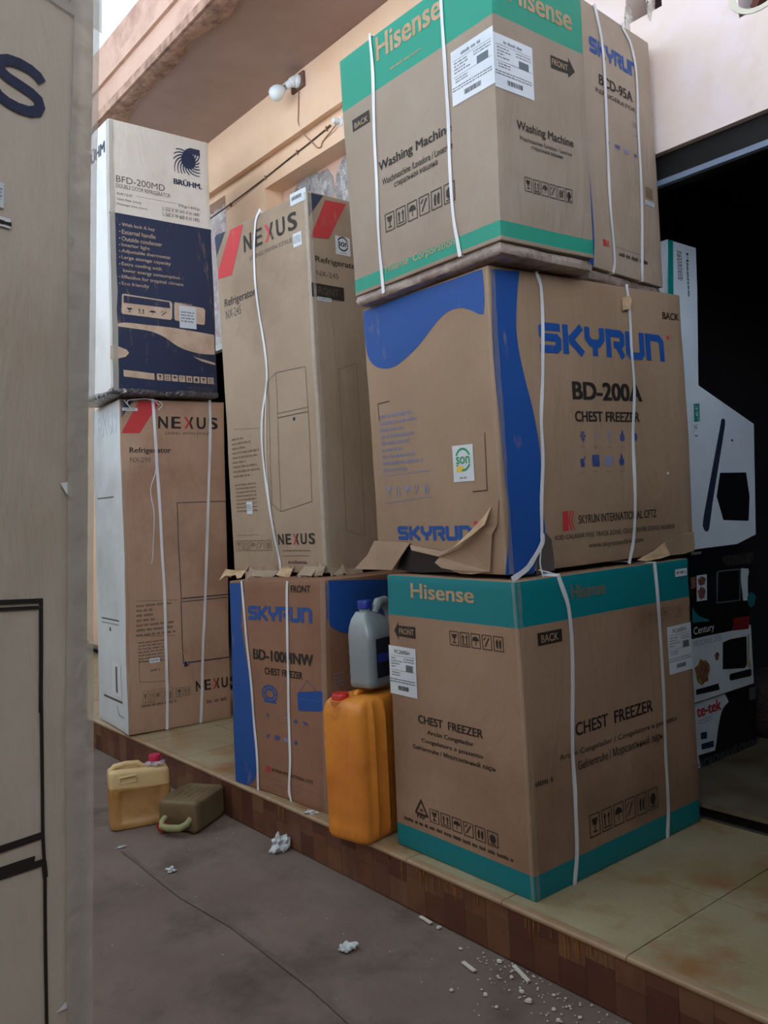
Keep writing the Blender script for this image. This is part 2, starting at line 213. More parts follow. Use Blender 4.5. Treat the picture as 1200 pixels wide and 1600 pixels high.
 ('NX', 'L', 'T', [(0.1167, 1.8067), (0.5372, 1.6688)], 'EXUS', 'v', 0.02),
 ('NX', 'L', 'S', [(0.0846, 1.3138), (0.4411, 1.312)], 0.006, 'g'),
 ('NX', 'L', 'S', [(0.1083, 0.6087), (0.4839, 0.6159)], 0.006, 'k'),
 ('NX', 'L', 'S', [(0.1059, 0.5847), (0.4814, 0.5919)], 0.003, 'k'),
 ('NX', 'L', 'R', [(0.2738, 0.5653), (0.3025, 0.5444)], 'g'),
 ('NX', 'L', 'LV', [(0.3209, 0.3744), (0.5024, 0.1885)]),
 ('NX', 'L', 'S', [(0.1276, 0.156), (0.5048, 0.1655)], 0.012, 'g'),
 ('NX', 'L', 'S', [(0.3959, 0.1339), (0.4299, 0.0867), (0.534, 0.0837)], 0.004, 'k'),
 ('BH', 'R', 'NAVV', [(0.0078, 0.9697), (0.596, 0.9679)]),
 ('BH', 'R', 'SW', [(0.3801, 1.4247), (0.5514, 1.2557)], 'n', 'logo'),
 ('BH', 'R', 'T', [(0.3773, 1.2315), (0.5573, 1.1928)], 'BRÜHM.', 'n', 0.05, 'logo'),
 ('BH', 'R', 'T', [(0.0411, 1.1741), (0.3225, 1.1384)], 'BFD-200MD', 'g', 0.0),
 ('BH', 'R', 'T', [(0.0401, 1.13), (0.3552, 1.1072)], 'DOUBLE DOOR REFRIGERATOR', 'g', -0.005),
 ('BH', 'R', 'T', [(0.0441, 1.0833), (0.1299, 1.0688)], 'N.W / G.W', 'k', 0),
 ('BH', 'R', 'T', [(0.4021, 1.0837), (0.5362, 1.0628)], '37Kgs / 41Kgs', 'k', 0),
 ('BH', 'R', 'T', [(0.0434, 1.0533), (0.1781, 1.0376)], 'Unit Size (mm)', 'k', 0),
 ('BH', 'R', 'T', [(0.3062, 1.0515), (0.5321, 1.0318)], 'L 523 X W 543 X H 1440', 'k', 0),
 ('BH', 'R', 'T', [(0.0427, 1.0245), (0.2124, 1.0124)], 'Package Size (mm)', 'k', 0),
 ('BH', 'R', 'T', [(0.3052, 1.0218), (0.5307, 1.0)], 'L 560 X W 600 X H 1490', 'k', 0),
 ('BH', 'R', 'S', [(0.1495, 1.0801), (0.3952, 1.0824)], 0.0015, 'g'),
 ('BH', 'R', 'T', [(0.0653, 0.9208), (0.2548, 0.897)], 'With lock & key', 'p', 0.02),
 ('BH', 'R', 'R', [(0.0513, 0.9109), (0.0574, 0.9058)], 'p'),
 ('BH', 'R', 'T', [(0.0644, 0.8836), (0.2575, 0.8597)], 'External handle', 'p', 0.02),
 ('BH', 'R', 'R', [(0.0504, 0.8738), (0.0566, 0.8687)], 'p'),
 ('BH', 'R', 'T', [(0.0635, 0.8465), (0.2959, 0.8227)], 'Outside condenser', 'p', 0.02),
 ('BH', 'R', 'R', [(0.0496, 0.8368), (0.0557, 0.8317)], 'p'),
 ('BH', 'R', 'T', [(0.0627, 0.8108), (0.2226, 0.7867)], 'Interior light', 'p', 0.02),
 ('BH', 'R', 'R', [(0.0487, 0.8012), (0.0548, 0.796)], 'p'),
 ('BH', 'R', 'T', [(0.0619, 0.7776), (0.3441, 0.7539)], 'Adjustable thermostat', 'p', 0.02),
 ('BH', 'R', 'R', [(0.0479, 0.768), (0.054, 0.7629)], 'p'),
 ('BH', 'R', 'T', [(0.061, 0.7432), (0.3456, 0.7195)], 'Large storage capacity', 'p', 0.02),
 ('BH', 'R', 'R', [(0.0471, 0.7338), (0.0532, 0.7286)], 'p'),
 ('BH', 'R', 'T', [(0.0602, 0.7065), (0.2886, 0.6825)], 'Extra cooling with', 'p', 0.02),
 ('BH', 'R', 'R', [(0.0463, 0.6972), (0.0523, 0.692)], 'p'),
 ('BH', 'R', 'T', [(0.0668, 0.671), (0.3967, 0.6471)], 'lower energy consumption', 'p', 0.02),
 ('BH', 'R', 'T', [(0.0584, 0.6359), (0.4157, 0.6119)], 'Effective for tropical climate', 'p', 0.02),
 ('BH', 'R', 'R', [(0.0446, 0.6267), (0.0507, 0.6215)], 'p'),
 ('BH', 'R', 'T', [(0.0576, 0.5995), (0.2123, 0.5753)], 'Eco friendly', 'p', 0.02),
 ('BH', 'R', 'R', [(0.0437, 0.5904), (0.0498, 0.5852)], 'p'),
 ('BH', 'R', 'P', [(0.0571, 0.5272), (0.0659, 0.5331), (0.3347, 0.5231), (0.3449, 0.5119), (0.3406, 0.4285), (0.331, 0.4176), (0.0595, 0.4222), (0.0522, 0.4297)], 'p'),
 ('BH', 'R', 'P2', [(0.0657, 0.5246), (0.3279, 0.5173), (0.332, 0.4831), (0.0647, 0.4837)], 'n'),
 ('BH', 'R', 'I', [(0.0642, 0.4669), (0.3248, 0.4292)], 4, 'n'),
 ('BH', 'R', 'P', [(0.3554, 0.5082), (0.3611, 0.5188), (0.5349, 0.5063), (0.5442, 0.4947), (0.5395, 0.4182), (0.5308, 0.4097), (0.3602, 0.4182), (0.3538, 0.4262)], 'p'),
 ('BH', 'R', 'LS', [(0.3847, 0.5041), (0.4868, 0.3802)]),
 ('BH', 'R', 'MT', [(0.3586, 0.5235), (0.4663, 0.5136)], 1, 'p'),
 ('BH', 'R', 'P', [(-0.0032, 0.3527), (0.062, 0.3748), (0.1872, 0.3758), (0.3164, 0.3755), (0.4496, 0.369), (0.5954, 0.358), (0.5959, 0.2446), (0.5126, 0.2428), (0.4182, 0.2572), (0.3526, 0.2822), (0.2883, 0.319), (0.2116, 0.342), (0.0984, 0.3488)], 'p'),
 ('BH', 'R', 'P', [(-0.0116, 0.2441), (0.0343, 0.2423), (0.0768, 0.2283), (0.0887, 0.2117), (0.0697, 0.1901), (0.0206, 0.1746), (-0.0132, 0.1708)], 'p'),
 ('BH', 'R', 'P', [(0.46, 0.2237), (0.5937, 0.1968), (0.5959, 0.1844), (0.5108, 0.2005)], 'p'),
 ('BH', 'R', 'P', [(0.0557, 0.1189), (0.2274, 0.1096), (0.2288, 0.074), (0.0573, 0.0829)], 'p'),
 ('BH', 'R', 'I2', [(0.2389, 0.1103), (0.5839, 0.0741)], 8, 'p'),
 ('BH', 'R', 'T', [(0.4236, 0.0523), (0.5762, 0.0279)], 'MADE IN CHINA', 'g', 0),
 ('BH', 'L', 'T', [(0.22, 1.385), (0.535, 1.305)], 'BRÜHM', 'n', 0.04, 'logo'),
 ('NB', 'R', 'T', [(0.5169, 1.7111), (0.5659, 1.6667)], 'S', 'n', 0.05, 'logo'),
 ('NB', 'R', 'S', [(0.5139, 1.2727), (0.5658, 1.2685), (0.5656, 1.2192), (0.5649, 1.1751)], 0.004, 'k'),
 ('NB', 'R', 'S', [(0.514, 1.2671), (0.5635, 1.2631)], 0.003, 'k'),
 ('NB', 'R', 'S', [(0.5181, 1.0749), (0.5668, 1.0721)], 0.006, 'k'),
 ('NB', 'R', 'S', [(0.5182, 1.0538), (0.5683, 1.0491)], 0.006, 'k'),
 ('NB', 'R', 'S', [(0.5182, 1.0571), (0.5592, 1.0536)], 0.008, 'k'),
 ('NB', 'R', 'S', [(0.5654, 1.1844), (0.5668, 1.0721), (0.5691, 1.0353), (0.5709, 0.8994)], 0.0035, 'k'),
 ('NB', 'R', 'S', [(0.568, 1.0492), (0.5696, 1.0351)], 0.005, 'k'),
 ('NB', 'R', 'LK', [(0.5206, 1.5793), (0.5351, 1.5716)]),
 ('NB', 'R', 'LS', [(0.5123, 1.6062), (0.529, 1.5863)]),
 ('NB', 'R', 'TAPE', [(0.5454, 1.767), (0.6053, 1.767)]),
 ('NB', 'R', 'W', [(0.5795, 0.9163), (0.5889, 0.9205), (0.5972, 0.9197), (0.5977, 0.9159), (0.5889, 0.9147)]),
 ('NB', 'R', 'W', [(0.5835, 1.367), (0.5908, 1.3681), (0.5971, 1.3618), (0.5966, 1.3552), (0.5897, 1.3577)]),
 ('MA', 'R', 'BG', [(0.1376, 0.337), (0.1376, 0.337)], 'K'),
 ('MA', 'R', 'T', [(0.1181, 0.3446), (0.1914, 0.3281)], 'Hisense', 'w', 0.02),
 ('MA', 'R', 'T', [(0.3573, 0.3069), (0.611, 0.2725)], 'MICROWAVE OVEN', 'g', 0),
 ('MA', 'R', 'T', [(0.3792, 0.2807), (0.5939, 0.2604)], 'Four à micro-ondes', 'g', -0.01),
 ('MA', 'R', 'P', [(0.3002, 0.2411), (0.3177, 0.2485), (0.501, 0.2434), (0.4808, 0.1051), (0.2902, 0.1129)], 'g2'),
 ('MA', 'R', 'P', [(0.3172, 0.2435), (0.4902, 0.2377), (0.4725, 0.1106), (0.2979, 0.1184)], 'K2'),
 ('MA', 'R', 'P', [(0.5036, 0.2432), (0.5651, 0.236), (0.566, 0.2193), (0.5562, 0.2002), (0.5503, 0.1541), (0.5509, 0.1208), (0.5487, 0.0997), (0.5062, 0.1023), (0.5015, 0.1457), (0.4959, 0.1924)], 'v'),
 ('MA', 'R', 'P', [(0.1491, 0.2432), (0.226, 0.2426), (0.2182, 0.1365), (0.1415, 0.1386)], 'v'),
 ('MA', 'R', 'BLOB', [(0.1564, 0.2363), (0.2161, 0.1995)], 'm'),
 ('MA', 'R', 'BLOB', [(0.1523, 0.1932), (0.2108, 0.1436)], 'm'),
 ('MA', 'R', 'P', [(0.1039, 0.2398), (0.142, 0.2401), (0.1378, 0.1947), (0.1016, 0.1921)], 'm'),
 ('MA', 'R', 'P', [(0.1064, 0.1239), (0.1263, 0.097), (0.1582, 0.0746), (0.2255, 0.054), (0.225, 0.049), (0.1001, 0.057)], 't2'),
 ('MA', 'R', 'BLOB', [(0.5415, 0.1317), (0.6128, 0.0673)], 't2'),
 ('MB', 'R', 'BG', [(-0.0204, 0.667)], 'v'),
 ('MB', 'R', 'P', [(0.0309, 0.3052), (0.3603, 0.3019), (0.3504, 0.2644), (0.3553, 0.2509), (0.0475, 0.2573), (0.0287, 0.2581)], 'K2'),
 ('MB', 'R', 'P', [(0.3603, 0.3019), (0.4968, 0.2953), (0.4835, 0.2409), (0.3551, 0.2497)], 'r2'),
 ('MB', 'R', 'T', [(0.0527, 0.3012), (0.2056, 0.2628)], 'Century', 'w', -0.0),
 ('MB', 'R', 'T', [(0.0499, 0.2478), (0.2551, 0.2228)], 'MICROWAVE OVEN', 'm2', 0),
 ('MB', 'R', 'P', [(0.266, 0.2117), (0.3273, 0.2174), (0.4625, 0.2121), (0.4529, 0.0907), (0.4324, 0.0789), (0.2552, 0.1017)], 'K2'),
 ('MB', 'R', 'P', [(0.4727, 0.2238), (0.486, 0.2142), (0.4749, 0.1169), (0.4882, 0.0819), (0.4867, 0.0677), (0.4544, 0.0806)], 'y'),
 ('MB', 'R', 'BLOB', [(0.0477, 0.1658), (0.1574, 0.065)], 'f'),
 ('MB', 'R', 'BLOB', [(0.0744, 0.1525), (0.1415, 0.0801)], 'm'),
 ('MB', 'R', 'BLOB', [(0.1988, 0.1803), (0.2332, 0.145)], 'm'),
 ('MB', 'R', 'P', [(0.3065, 0.0687), (0.3192, 0.073), (0.4829, 0.0683), (0.4885, 0.0588), (0.4836, 0.0365), (0.3164, 0.0446), (0.3058, 0.0496)], 'K2'),
 ('MB', 'R', 'P', [(0.0472, 0.053), (0.2168, 0.0499), (0.2236, 0.0223), (0.0463, 0.0318)], 'K2'),
 ('MC', 'R', 'BG', [(-0.0044, 0.9346)], 'v'),
 ('MC', 'R', 'P', [(0.2788, 0.2684), (0.514, 0.2623), (0.5328, 0.2525), (0.5174, -0.0274), (0.0717, -0.0005), (0.0566, 0.0538), (0.1821, 0.046), (0.1972, 0.0804), (0.2212, 0.1448), (0.2566, 0.2012), (0.3073, 0.2237)], 'K2'),
 ('MC', 'R', 'T', [(0.0616, 0.2502), (0.2471, 0.203)], 'te-tek', 'r', 0.05),
 ('MC', 'R', 'MT', [(0.0755, 0.1953), (0.1767, 0.1724)], 2, 'l'),
 ('MC', 'R', 'P', [(0.0826, 0.1386), (0.129, 0.1352), (0.1275, 0.1076), (0.0823, 0.1121)], 'n'),
 ('MC', 'R', 'P', [(0.0829, 0.0936), (0.1746, 0.0896), (0.1744, 0.0633), (0.083, 0.0707)], 'n'),
 ('MC', 'R', 'T', [(0.0375, 0.03), (0.5154, -0.0083)], 'MICROWAVE OVEN', 'g2', -0.01),
 ('MC', 'R', 'P', [(0.4803, 0.2515), (0.5364, 0.2485), (0.531, 0.1961), (0.4789, 0.199)], 'g2'),
 ('SB', 'R', 'OUT', [(0.0052, 1.2458), (0.2139, 1.2433), (0.2079, 1.0666), (0.1796, 0.6709), (0.6179, 0.5216), (0.5855, 0.0316), (0.1442, 0.0246), (0.0848, 0.0285), (-0.0092, 0.0346)]),
 ('SB', 'R', 'P', [(0.0093, 1.244), (0.0451, 1.2481), (0.0233, 0.9478), (-0.0138, 0.9439)], 't'),
 ('SB', 'R', 'TV', [(0.1346, 1.2116), (0.152, 1.0327)], 'Hisense', 't', 0.03, 'logo'),
 ('SB', 'R', 'MTV', [(0.0675, 1.2112), (0.1028, 1.0904)], 3, 'g'),
 ('SB', 'R', 'P', [(0.1347, 0.5924), (0.1787, 0.5966), (0.1747, 0.5221), (0.1322, 0.5186)], 't'),
 ('SB', 'R', 'TV', [(0.1446, 0.587), (0.166, 0.526)], '39"', 'w', 0.0),
 ('SB', 'R', 'TV', [(0.1315, 0.5104), (0.1507, 0.4599)], '2.1', 'g', 0.0),
 ('SB', 'R', 'MTV', [(0.1185, 0.5943), (0.1206, 0.4578)], 1, 'g'),
 ('SB', 'R', 'P', [(0.3445, 0.5349), (0.3578, 0.5395), (0.3736, 0.5348), (0.3712, 0.5099), (0.2449, 0.1937), (0.2024, 0.0748), (0.1892, 0.0656), (0.1685, 0.0726), (0.1553, 0.0939), (0.1702, 0.1385)], 'n'),
 ('SB', 'R', 'P', [(0.3112, 0.3082), (0.5265, 0.3071), (0.5469, 0.2012), (0.5274, 0.0947), (0.319, 0.1082), (0.2747, 0.2095)], 'K2'),
 ('SB', 'R', 'P', [(0.4109, 0.448), (0.4229, 0.4525), (0.4339, 0.4465), (0.4234, 0.4404)], 'k'),
 ('SK', 'L', 'P', [(0.1731, 0.0971), (0.2204, 0.0744), (0.3669, 0.0552), (0.4994, 0.0807), (0.5667, 0.0725), (0.5611, 0.0135), (0.2203, -0.0074), (0.1038, -0.0012)], 'K2'),  # flat black patch stands in for the shade inside the torn hole
 ('SK', 'L', 'FL', [(-0.0144, 0.0991, 0.006), (0.1945, 0.0942, 0.006), (0.1212, 0.0014, 0.035), (0.0155, -0.0009, 0.04), (-0.1002, -0.0034, 0.04), (-0.0439, 0.0475, 0.02)], 'c'),
 ('SK', 'L', 'FL', [(0.1937, 0.0872, 0.006), (0.3683, 0.0696, 0.012), (0.5005, 0.0928, 0.006), (0.3666, 0.0523, 0.02), (0.22, 0.0704, 0.02)], 'c'),
 ('SK', 'L', 'FL', [(0.6444, 0.227, 0.004), (0.6192, 0.2072, 0.01), (0.5873, 0.1764, 0.012), (0.5323, 0.1361, 0.01), (0.4589, 0.099, 0.008), (0.3666, 0.0523, 0.018), (0.3527, 0.0338, 0.03), (0.3855, 0.0174, 0.03), (0.4247, 0.0139, 0.03), (0.4636, 0.0011, 0.022), (0.5192, 0.0003, 0.018), (0.574, 0.0094, 0.012), (0.5899, 0.01, 0.01), (0.6111, 0.1223, 0.012), (0.6292, 0.149, 0.006)], 'c'),
 ('SK', 'L', 'FL', [(0.6192, 0.2072, 0.013), (0.5873, 0.1764, 0.02), (0.5323, 0.1361, 0.024), (0.4432, 0.0848, 0.022), (0.3591, 0.0522, 0.024), (0.4719, 0.0869, 0.04), (0.5514, 0.1223, 0.038), (0.601, 0.1537, 0.03)], 'c2'),
 ('SK', 'R', 'FL', [(0.6041, -0.0061, 0.006), (0.6962, 0.0205, 0.012), (0.7519, 0.0425, 0.008), (0.7615, -0.0028, 0.02), (0.7103, -0.009, 0.02), (0.6438, -0.0137, 0.012)], 'c2'),
 ('SK', 'R', 'FL', [(0.7484, 0.0406, 0.008), (0.854, 0.0618, 0.004), (0.9296, 0.0675, 0.004), (0.9202, 0.0026, 0.012), (0.848, -0.0057, 0.014), (0.7648, -0.0041, 0.012)], 'c'),
 ('SK', 'R', 'FL', [(0.6047, 0.8828, 0.004), (0.6446, 0.8915, 0.006), (0.6512, 0.877, 0.006), (0.6326, 0.8453, 0.012), (0.596, 0.8372, 0.012)], 'c2'),
 ('SK', 'R', 'P', [(0.1669, 0.119), (0.1941, 0.0936), (0.2006, 0.0459), (0.2016, -0.0035), (0.1185, -0.0087), (0.1231, 0.043)], 'g'),
 ('SK', 'R', 'STX', [(0.1494, 0.1155, 0.005), (0.1403, 0.0882, 0.012), (0.0977, 0.0498, 0.02), (0.0499, 0.0171, 0.03), (-0.0212, -0.0097, 0.035)]),
 ('SK', 'R', 'STN3', [(0.149, 0.1108, 0.005), (0.1313, 0.0609, 0.012), (0.118, 0.0155, 0.02), (0.1417, -0.0428, 0.02)]),
 ('SK', 'R', 'STN3', [(0.1198, 0.006, 0.01), (0.1844, -0.0141, 0.02), (0.2642, -0.0411, 0.03)]),
 ('N2', 'L', 'FL', [(-0.0664, 0.011, 0.006), (-0.0325, 0.0084, 0.006), (0.0011, 0.0075, 0.006), (0.0341, 0.0042, 0.006), (0.0676, 0.0095, 0.006), (0.0997, 0.0054, 0.006), (0.1341, 0.0273, 0.006), (0.1291, -0.0227, 0.04830070150994941), (0.0962, -0.029, 0.04702701475251868), (0.0653, -0.0126, 0.03407207143346491), (0.0319, -0.0173, 0.03631282577707791), (-0.0026, -0.0284, 0.020393425687667065), (-0.0352, -0.0174, 0.02838447098033331), (-0.0718, -0.0407, 0.04297176354887425)], 'c2'),
 ('N2', 'L', 'FL', [(0.1444, 0.0243, 0.006), (0.1816, 0.0093, 0.006), (0.2213, 0.0254, 0.006), (0.2578, 0.0144, 0.006), (0.296, 0.0262, 0.006), (0.3328, 0.0294, 0.006), (0.367, 0.0096, 0.006), (0.365, -0.0111, 0.02646443507674197), (0.3266, -0.035, 0.046172232963104055), (0.292, -0.0147, 0.048844339668502504), (0.2541, -0.0229, 0.04033491431751777), (0.2175, -0.0132, 0.04822928003263997), (0.1778, -0.0289, 0.04899692936951586), (0.1384, -0.0359, 0.028963666935616035)], 'c'),
 ('N2', 'L', 'FL', [(0.3876, 0.0216, 0.006), (0.4041, 0.0262, 0.006), (0.4202, 0.0268, 0.006), (0.4363, 0.0287, 0.006), (0.4516, 0.0235, 0.006), (0.4667, 0.0168, 0.006), (0.4836, 0.0305, 0.006), (0.4786, -0.0232, 0.030136905848835955), (0.4639, -0.0126, 0.044555542239412126), (0.4477, -0.0179, 0.029473793175393323), (0.4319, -0.0182, 0.04114007402422728), (0.4171, -0.0058, 0.049252986894327055), (0.4012, -0.0051, 0.042493850668738196), (0.3827, -0.0299, 0.020542026061355904)], 'c2'),
 ('N2', 'L', 'FL', [(0.5662, 0.0303, 0.006), (0.5836, 0.0397, 0.006), (0.5996, 0.0352, 0.006), (0.617, 0.0478, 0.006), (0.6332, 0.047, 0.006), (0.649, 0.0441, 0.006), (0.6635, 0.0274, 0.006), (0.6605, -0.0063, 0.04267209237353953), (0.6427, -0.0274, 0.04826131488283098), (0.628, -0.011, 0.030643796151737367), (0.6113, -0.0164, 0.04326809044096985), (0.596, -0.0048, 0.04245194169453989), (0.5778, -0.0248, 0.0457908295756274), (0.5632, -0.0032, 0.04837400555126552)], 'c'),
 ('N2', 'L', 'FL', [(0.6739, 0.0462, 0.006), (0.6806, 0.0408, 0.006), (0.6873, 0.035, 0.006), (0.6939, 0.0284, 0.006), (0.7021, 0.041, 0.006), (0.7081, 0.0284, 0.006), (0.7159, 0.0366, 0.006), (0.712, -0.0088, 0.029503999569901317), (0.7052, -0.0051, 0.022345886966617205), (0.6981, -0.0044, 0.04067523762046625), (0.6889, -0.0284, 0.024845883932738486), (0.684, -0.0018, 0.049600973263528025), (0.6756, -0.0156, 0.032176640636882144), (0.6691, -0.0074, 0.03781880662079891)], 'c'),
 ('N2', 'R', 'FL', [(0.0053, 0.026, 0.004), (0.0207, 0.0311, 0.004), (0.0359, 0.0306, 0.004), (0.0516, 0.0357, 0.004), (0.0658, 0.0198, 0.004), (0.0823, 0.0338, 0.004), (0.079, -0.0118, 0.03176858562336264), (0.0642, -0.0027, 0.02963328846753353), (0.0477, -0.019, 0.02760798586852789), (0.0327, -0.0142, 0.017132612193945178), (0.0182, -0.0054, 0.017984906890805157), (0.0025, -0.0129, 0.02089625852423942)], 'c'),
 ('N2', 'R', 'FL', [(0.0888, 0.026, 0.004), (0.1065, 0.0152, 0.004), (0.1251, 0.0163, 0.004), (0.1435, 0.0127, 0.004), (0.1629, 0.0204, 0.004), (0.1817, 0.0183, 0.004), (0.1786, -0.0252, 0.024580849002903034), (0.1604, -0.0141, 0.02307578830448694), (0.1419, -0.0094, 0.02254001495570764), (0.122, -0.0261, 0.03419631766965929), (0.1042, -0.0167, 0.02498644901332243), (0.0863, -0.009, 0.01678274832544655)], 'c'),
]# ---------------------------------------------------------------- materials
def srgb(h):
    c = [v/255 for v in h]
    return tuple(((x+.055)/1.055)**2.4 if x > .04045 else x/12.92 for x in c)+(1,)
MATS = {}
def N(nt, t, **k):
    n = nt.nodes.new(t)
    for a, b in k.items():
        if a == 'inp':
            for i, v in b.items(): n.inputs[i].default_value = v
        else: setattr(n, a, b)
    return n
def mat(name, col, rough=.6, metal=0, col2=None, nscale=6, nlo=.4, nhi=.65, bump=0, bscale=40, spec=.4, detail=5, stretch=None, alpha=1, trans=0, coat=0, col3=None, n3=1.5, lo3=.5, hi3=.7, sss=0):
    if name in MATS: return MATS[name]
    m = bpy.data.materials.new(name); m.use_nodes = True; nt = m.node_tree; L = nt.links
    p = nt.nodes['Principled BSDF']
    c1 = srgb(col)
    p.inputs['Base Color'].default_value = c1; p.inputs['Roughness'].default_value = rough
    p.inputs['Metallic'].default_value = metal; p.inputs['Specular IOR Level'].default_value = spec
    p.inputs['Alpha'].default_value = alpha; p.inputs['Transmission Weight'].default_value = trans
    p.inputs['Coat Weight'].default_value = coat
    if sss: p.inputs['Subsurface Weight'].default_value = sss; p.inputs['Subsurface Radius'].default_value = (.03, .015, .005)
    tc = N(nt, 'ShaderNodeNewGeometry')
    mp = N(nt, 'ShaderNodeMapping'); L.new(tc.outputs['Position'], mp.inputs[0])
    if stretch: mp.inputs['Scale'].default_value = stretch
    out = None
    if col2:
        n = N(nt, 'ShaderNodeTexNoise', inp={'Scale': nscale, 'Detail': detail, 'Roughness': .6}); L.new(mp.outputs[0], n.inputs['Vector'])
        r = N(nt, 'ShaderNodeMapRange', inp={1: nlo, 2: nhi}); L.new(n.outputs[0], r.inputs[0])
        mx = N(nt, 'ShaderNodeMix', data_type='RGBA'); L.new(r.outputs[0], mx.inputs[0])
        mx.inputs[6].default_value = c1; mx.inputs[7].default_value = srgb(col2); out = mx.outputs[2]
        if col3:
            n2 = N(nt, 'ShaderNodeTexNoise', inp={'Scale': n3, 'Detail': 7, 'Roughness': .65}); L.new(tc.outputs['Position'], n2.inputs['Vector'])
            r2 = N(nt, 'ShaderNodeMapRange', inp={1: lo3, 2: hi3}); L.new(n2.outputs[0], r2.inputs[0])
            m2 = N(nt, 'ShaderNodeMix', data_type='RGBA'); L.new(r2.outputs[0], m2.inputs[0]); L.new(out, m2.inputs[6])
            m2.inputs[7].default_value = srgb(col3); out = m2.outputs[2]
        L.new(out, p.inputs['Base Color'])
    if bump:
        b = N(nt, 'ShaderNodeTexNoise', inp={'Scale': bscale, 'Detail': 4}); L.new(mp.outputs[0], b.inputs['Vector'])
        bn = N(nt, 'ShaderNodeBump', inp={'Strength': 1, 'Distance': bump}); L.new(b.outputs[0], bn.inputs['Height'])
        L.new(bn.outputs[0], p.inputs['Normal'])
    MATS[name] = m; return m
def card(name, c, c2, c3, rough=.62, crease=.004):
    m = mat('cardboard_'+name, c, rough, col2=c2, nscale=2.3, nlo=.35, nhi=.72, col3=c3, n3=1.1, lo3=.52, hi3=.74, spec=.3)
    nt = m.node_tree; L = nt.links; p = nt.nodes['Principled BSDF']
    tc = N(nt, 'ShaderNodeNewGeometry')
    mp = N(nt, 'ShaderNodeMapping'); mp.inputs['Scale'].default_value = (1, 1, .35); L.new(tc.outputs['Position'], mp.inputs[0])
    b = N(nt, 'ShaderNodeTexNoise', inp={'Scale': 7, 'Detail': 6, 'Roughness': .55, 'Distortion': .6}); L.new(mp.outputs[0], b.inputs['Vector'])
    bn = N(nt, 'ShaderNodeBump', inp={'Strength': .9, 'Distance': crease*2.6}); L.new(b.outputs[0], bn.inputs['Height'])
    mp2 = N(nt, 'ShaderNodeMapping'); mp2.inputs['Scale'].default_value = (1, 1, .04); L.new(tc.outputs['Position'], mp2.inputs[0])
    b2 = N(nt, 'ShaderNodeTexNoise', inp={'Scale': 110, 'Detail': 2}); L.new(mp2.outputs[0], b2.inputs['Vector'])
    bn2 = N(nt, 'ShaderNodeBump', inp={'Strength': .2, 'Distance': .0008}); L.new(b2.outputs[0], bn2.inputs['Height']); L.new(bn.outputs[0], bn2.inputs['Normal'])
    L.new(bn2.outputs[0], p.inputs['Normal'])
    return m
CB = {
 'FZ': card('brown', (155, 127, 106), (140, 112, 88), (116, 90, 75)), 'SK': card('warm', (154, 130, 108), (140, 117, 94), (122, 100, 82)),
 'WM': card('tan', (152, 138, 124), (142, 127, 111), (131, 115, 101)), 'RF': card('tan2', (168, 152, 136), (154, 136, 118), (143, 122, 105)),
 'N2': card('light', (162, 144, 125), (148, 130, 110), (124, 104, 86)), 'BD': card('brown2', (142, 106, 85), (128, 94, 72), (112, 79, 60)),
 'NX': card('rosy', (174, 144, 122), (160, 127, 104), (132, 98, 78)), 'BH': card('pale', (210, 204, 195), (199, 191, 179), (182, 169, 155)),
 'NB': card('olive', (188, 177, 163), (174, 163, 147), (150, 136, 116)), 'NXL': card('whitish', (208, 216, 220), (194, 203, 208), (176, 180, 178)),  # pale NX left side has the sky light on it painted in
 'BHL': card('whitish2', (216, 218, 218), (204, 206, 206), (190, 188, 184))}
white_card = mat('white_carton', (220, 233, 244), .5, col2=(207, 220, 234), nscale=3, bump=.003, bscale=9)
def ink(name, c, rough=.55, wear=.12, under=(160, 130, 100)):
    return mat('ink_'+name, c, rough, col2=under, nscale=28, nlo=.62, nhi=.62+.25*(1-wear)+.08, detail=6, stretch=(1, 1, .3), spec=.3)
INK = {'k': ink('black', (42, 38, 36)), 'b': ink('blue', (30, 76, 146), .5), 't': ink('teal', (16, 136, 127), .45, .02, (27, 117, 112)), 'r': ink('red', (184, 56, 60)),
 'c': mat('ink_gap_tan', (178, 152, 122), .6, col2=(163, 136, 103), nscale=20), 'd': ink('faint_brown', (122, 100, 80), .6), 'g': ink('grey', (85, 80, 76), .6), 'n': ink('navy', (38, 48, 74), .5),
 'b2': mat('ink_soft_blue', (44, 66, 128), .55, col2=(84, 88, 128), nscale=60), 'l': ink('lilac_blue', (124, 127, 160), .6), 'w': mat('paper_white', (213, 217, 220), .55), 'p': mat('ink_pale_tan', (189, 167, 147), .6, col2=(173, 150, 128), nscale=14),
 'K2': mat('print_black', (14, 16, 22), .4), 'g2': mat('print_grey', (90, 99, 108), .4), 'v': mat('print_pale', (208, 220, 230), .4, col2=(190, 204, 216), nscale=5), 'm': mat('print_maroon', (110, 58, 58), .5, col2=(140, 106, 90), nscale=60),
 't2': mat('print_cyan', (30, 108, 120), .4), 'r2': mat('print_red', (122, 30, 34), .4), 'y': mat('print_straw', (168, 162, 124), .4), 'f': mat('print_food', (160, 122, 60), .5, col2=(107, 58, 34), nscale=45), 'm2': mat('print_mauve', (156, 140, 168), .4),
 'G': mat('print_green', (46, 139, 87), .5), 'Y': mat('print_yellow', (216, 185, 58), .5), 'c2': mat('cardboard_torn_pale', (196, 169, 138), .8, col2=(169, 139, 107), nscale=18, bump=.004, bscale=30)}
TEALG = ink('teal_green', (38, 140, 118), .5, .02, (50, 134, 118))
TEALF = ink('teal_deep', (14, 118, 126), .45, .02, (18, 106, 112))
STRAP = mat('strap_plastic', (218, 220, 224), .35, col2=(195, 197, 204), nscale=30, stretch=(1, 1, .1), bump=.001, bscale=200)
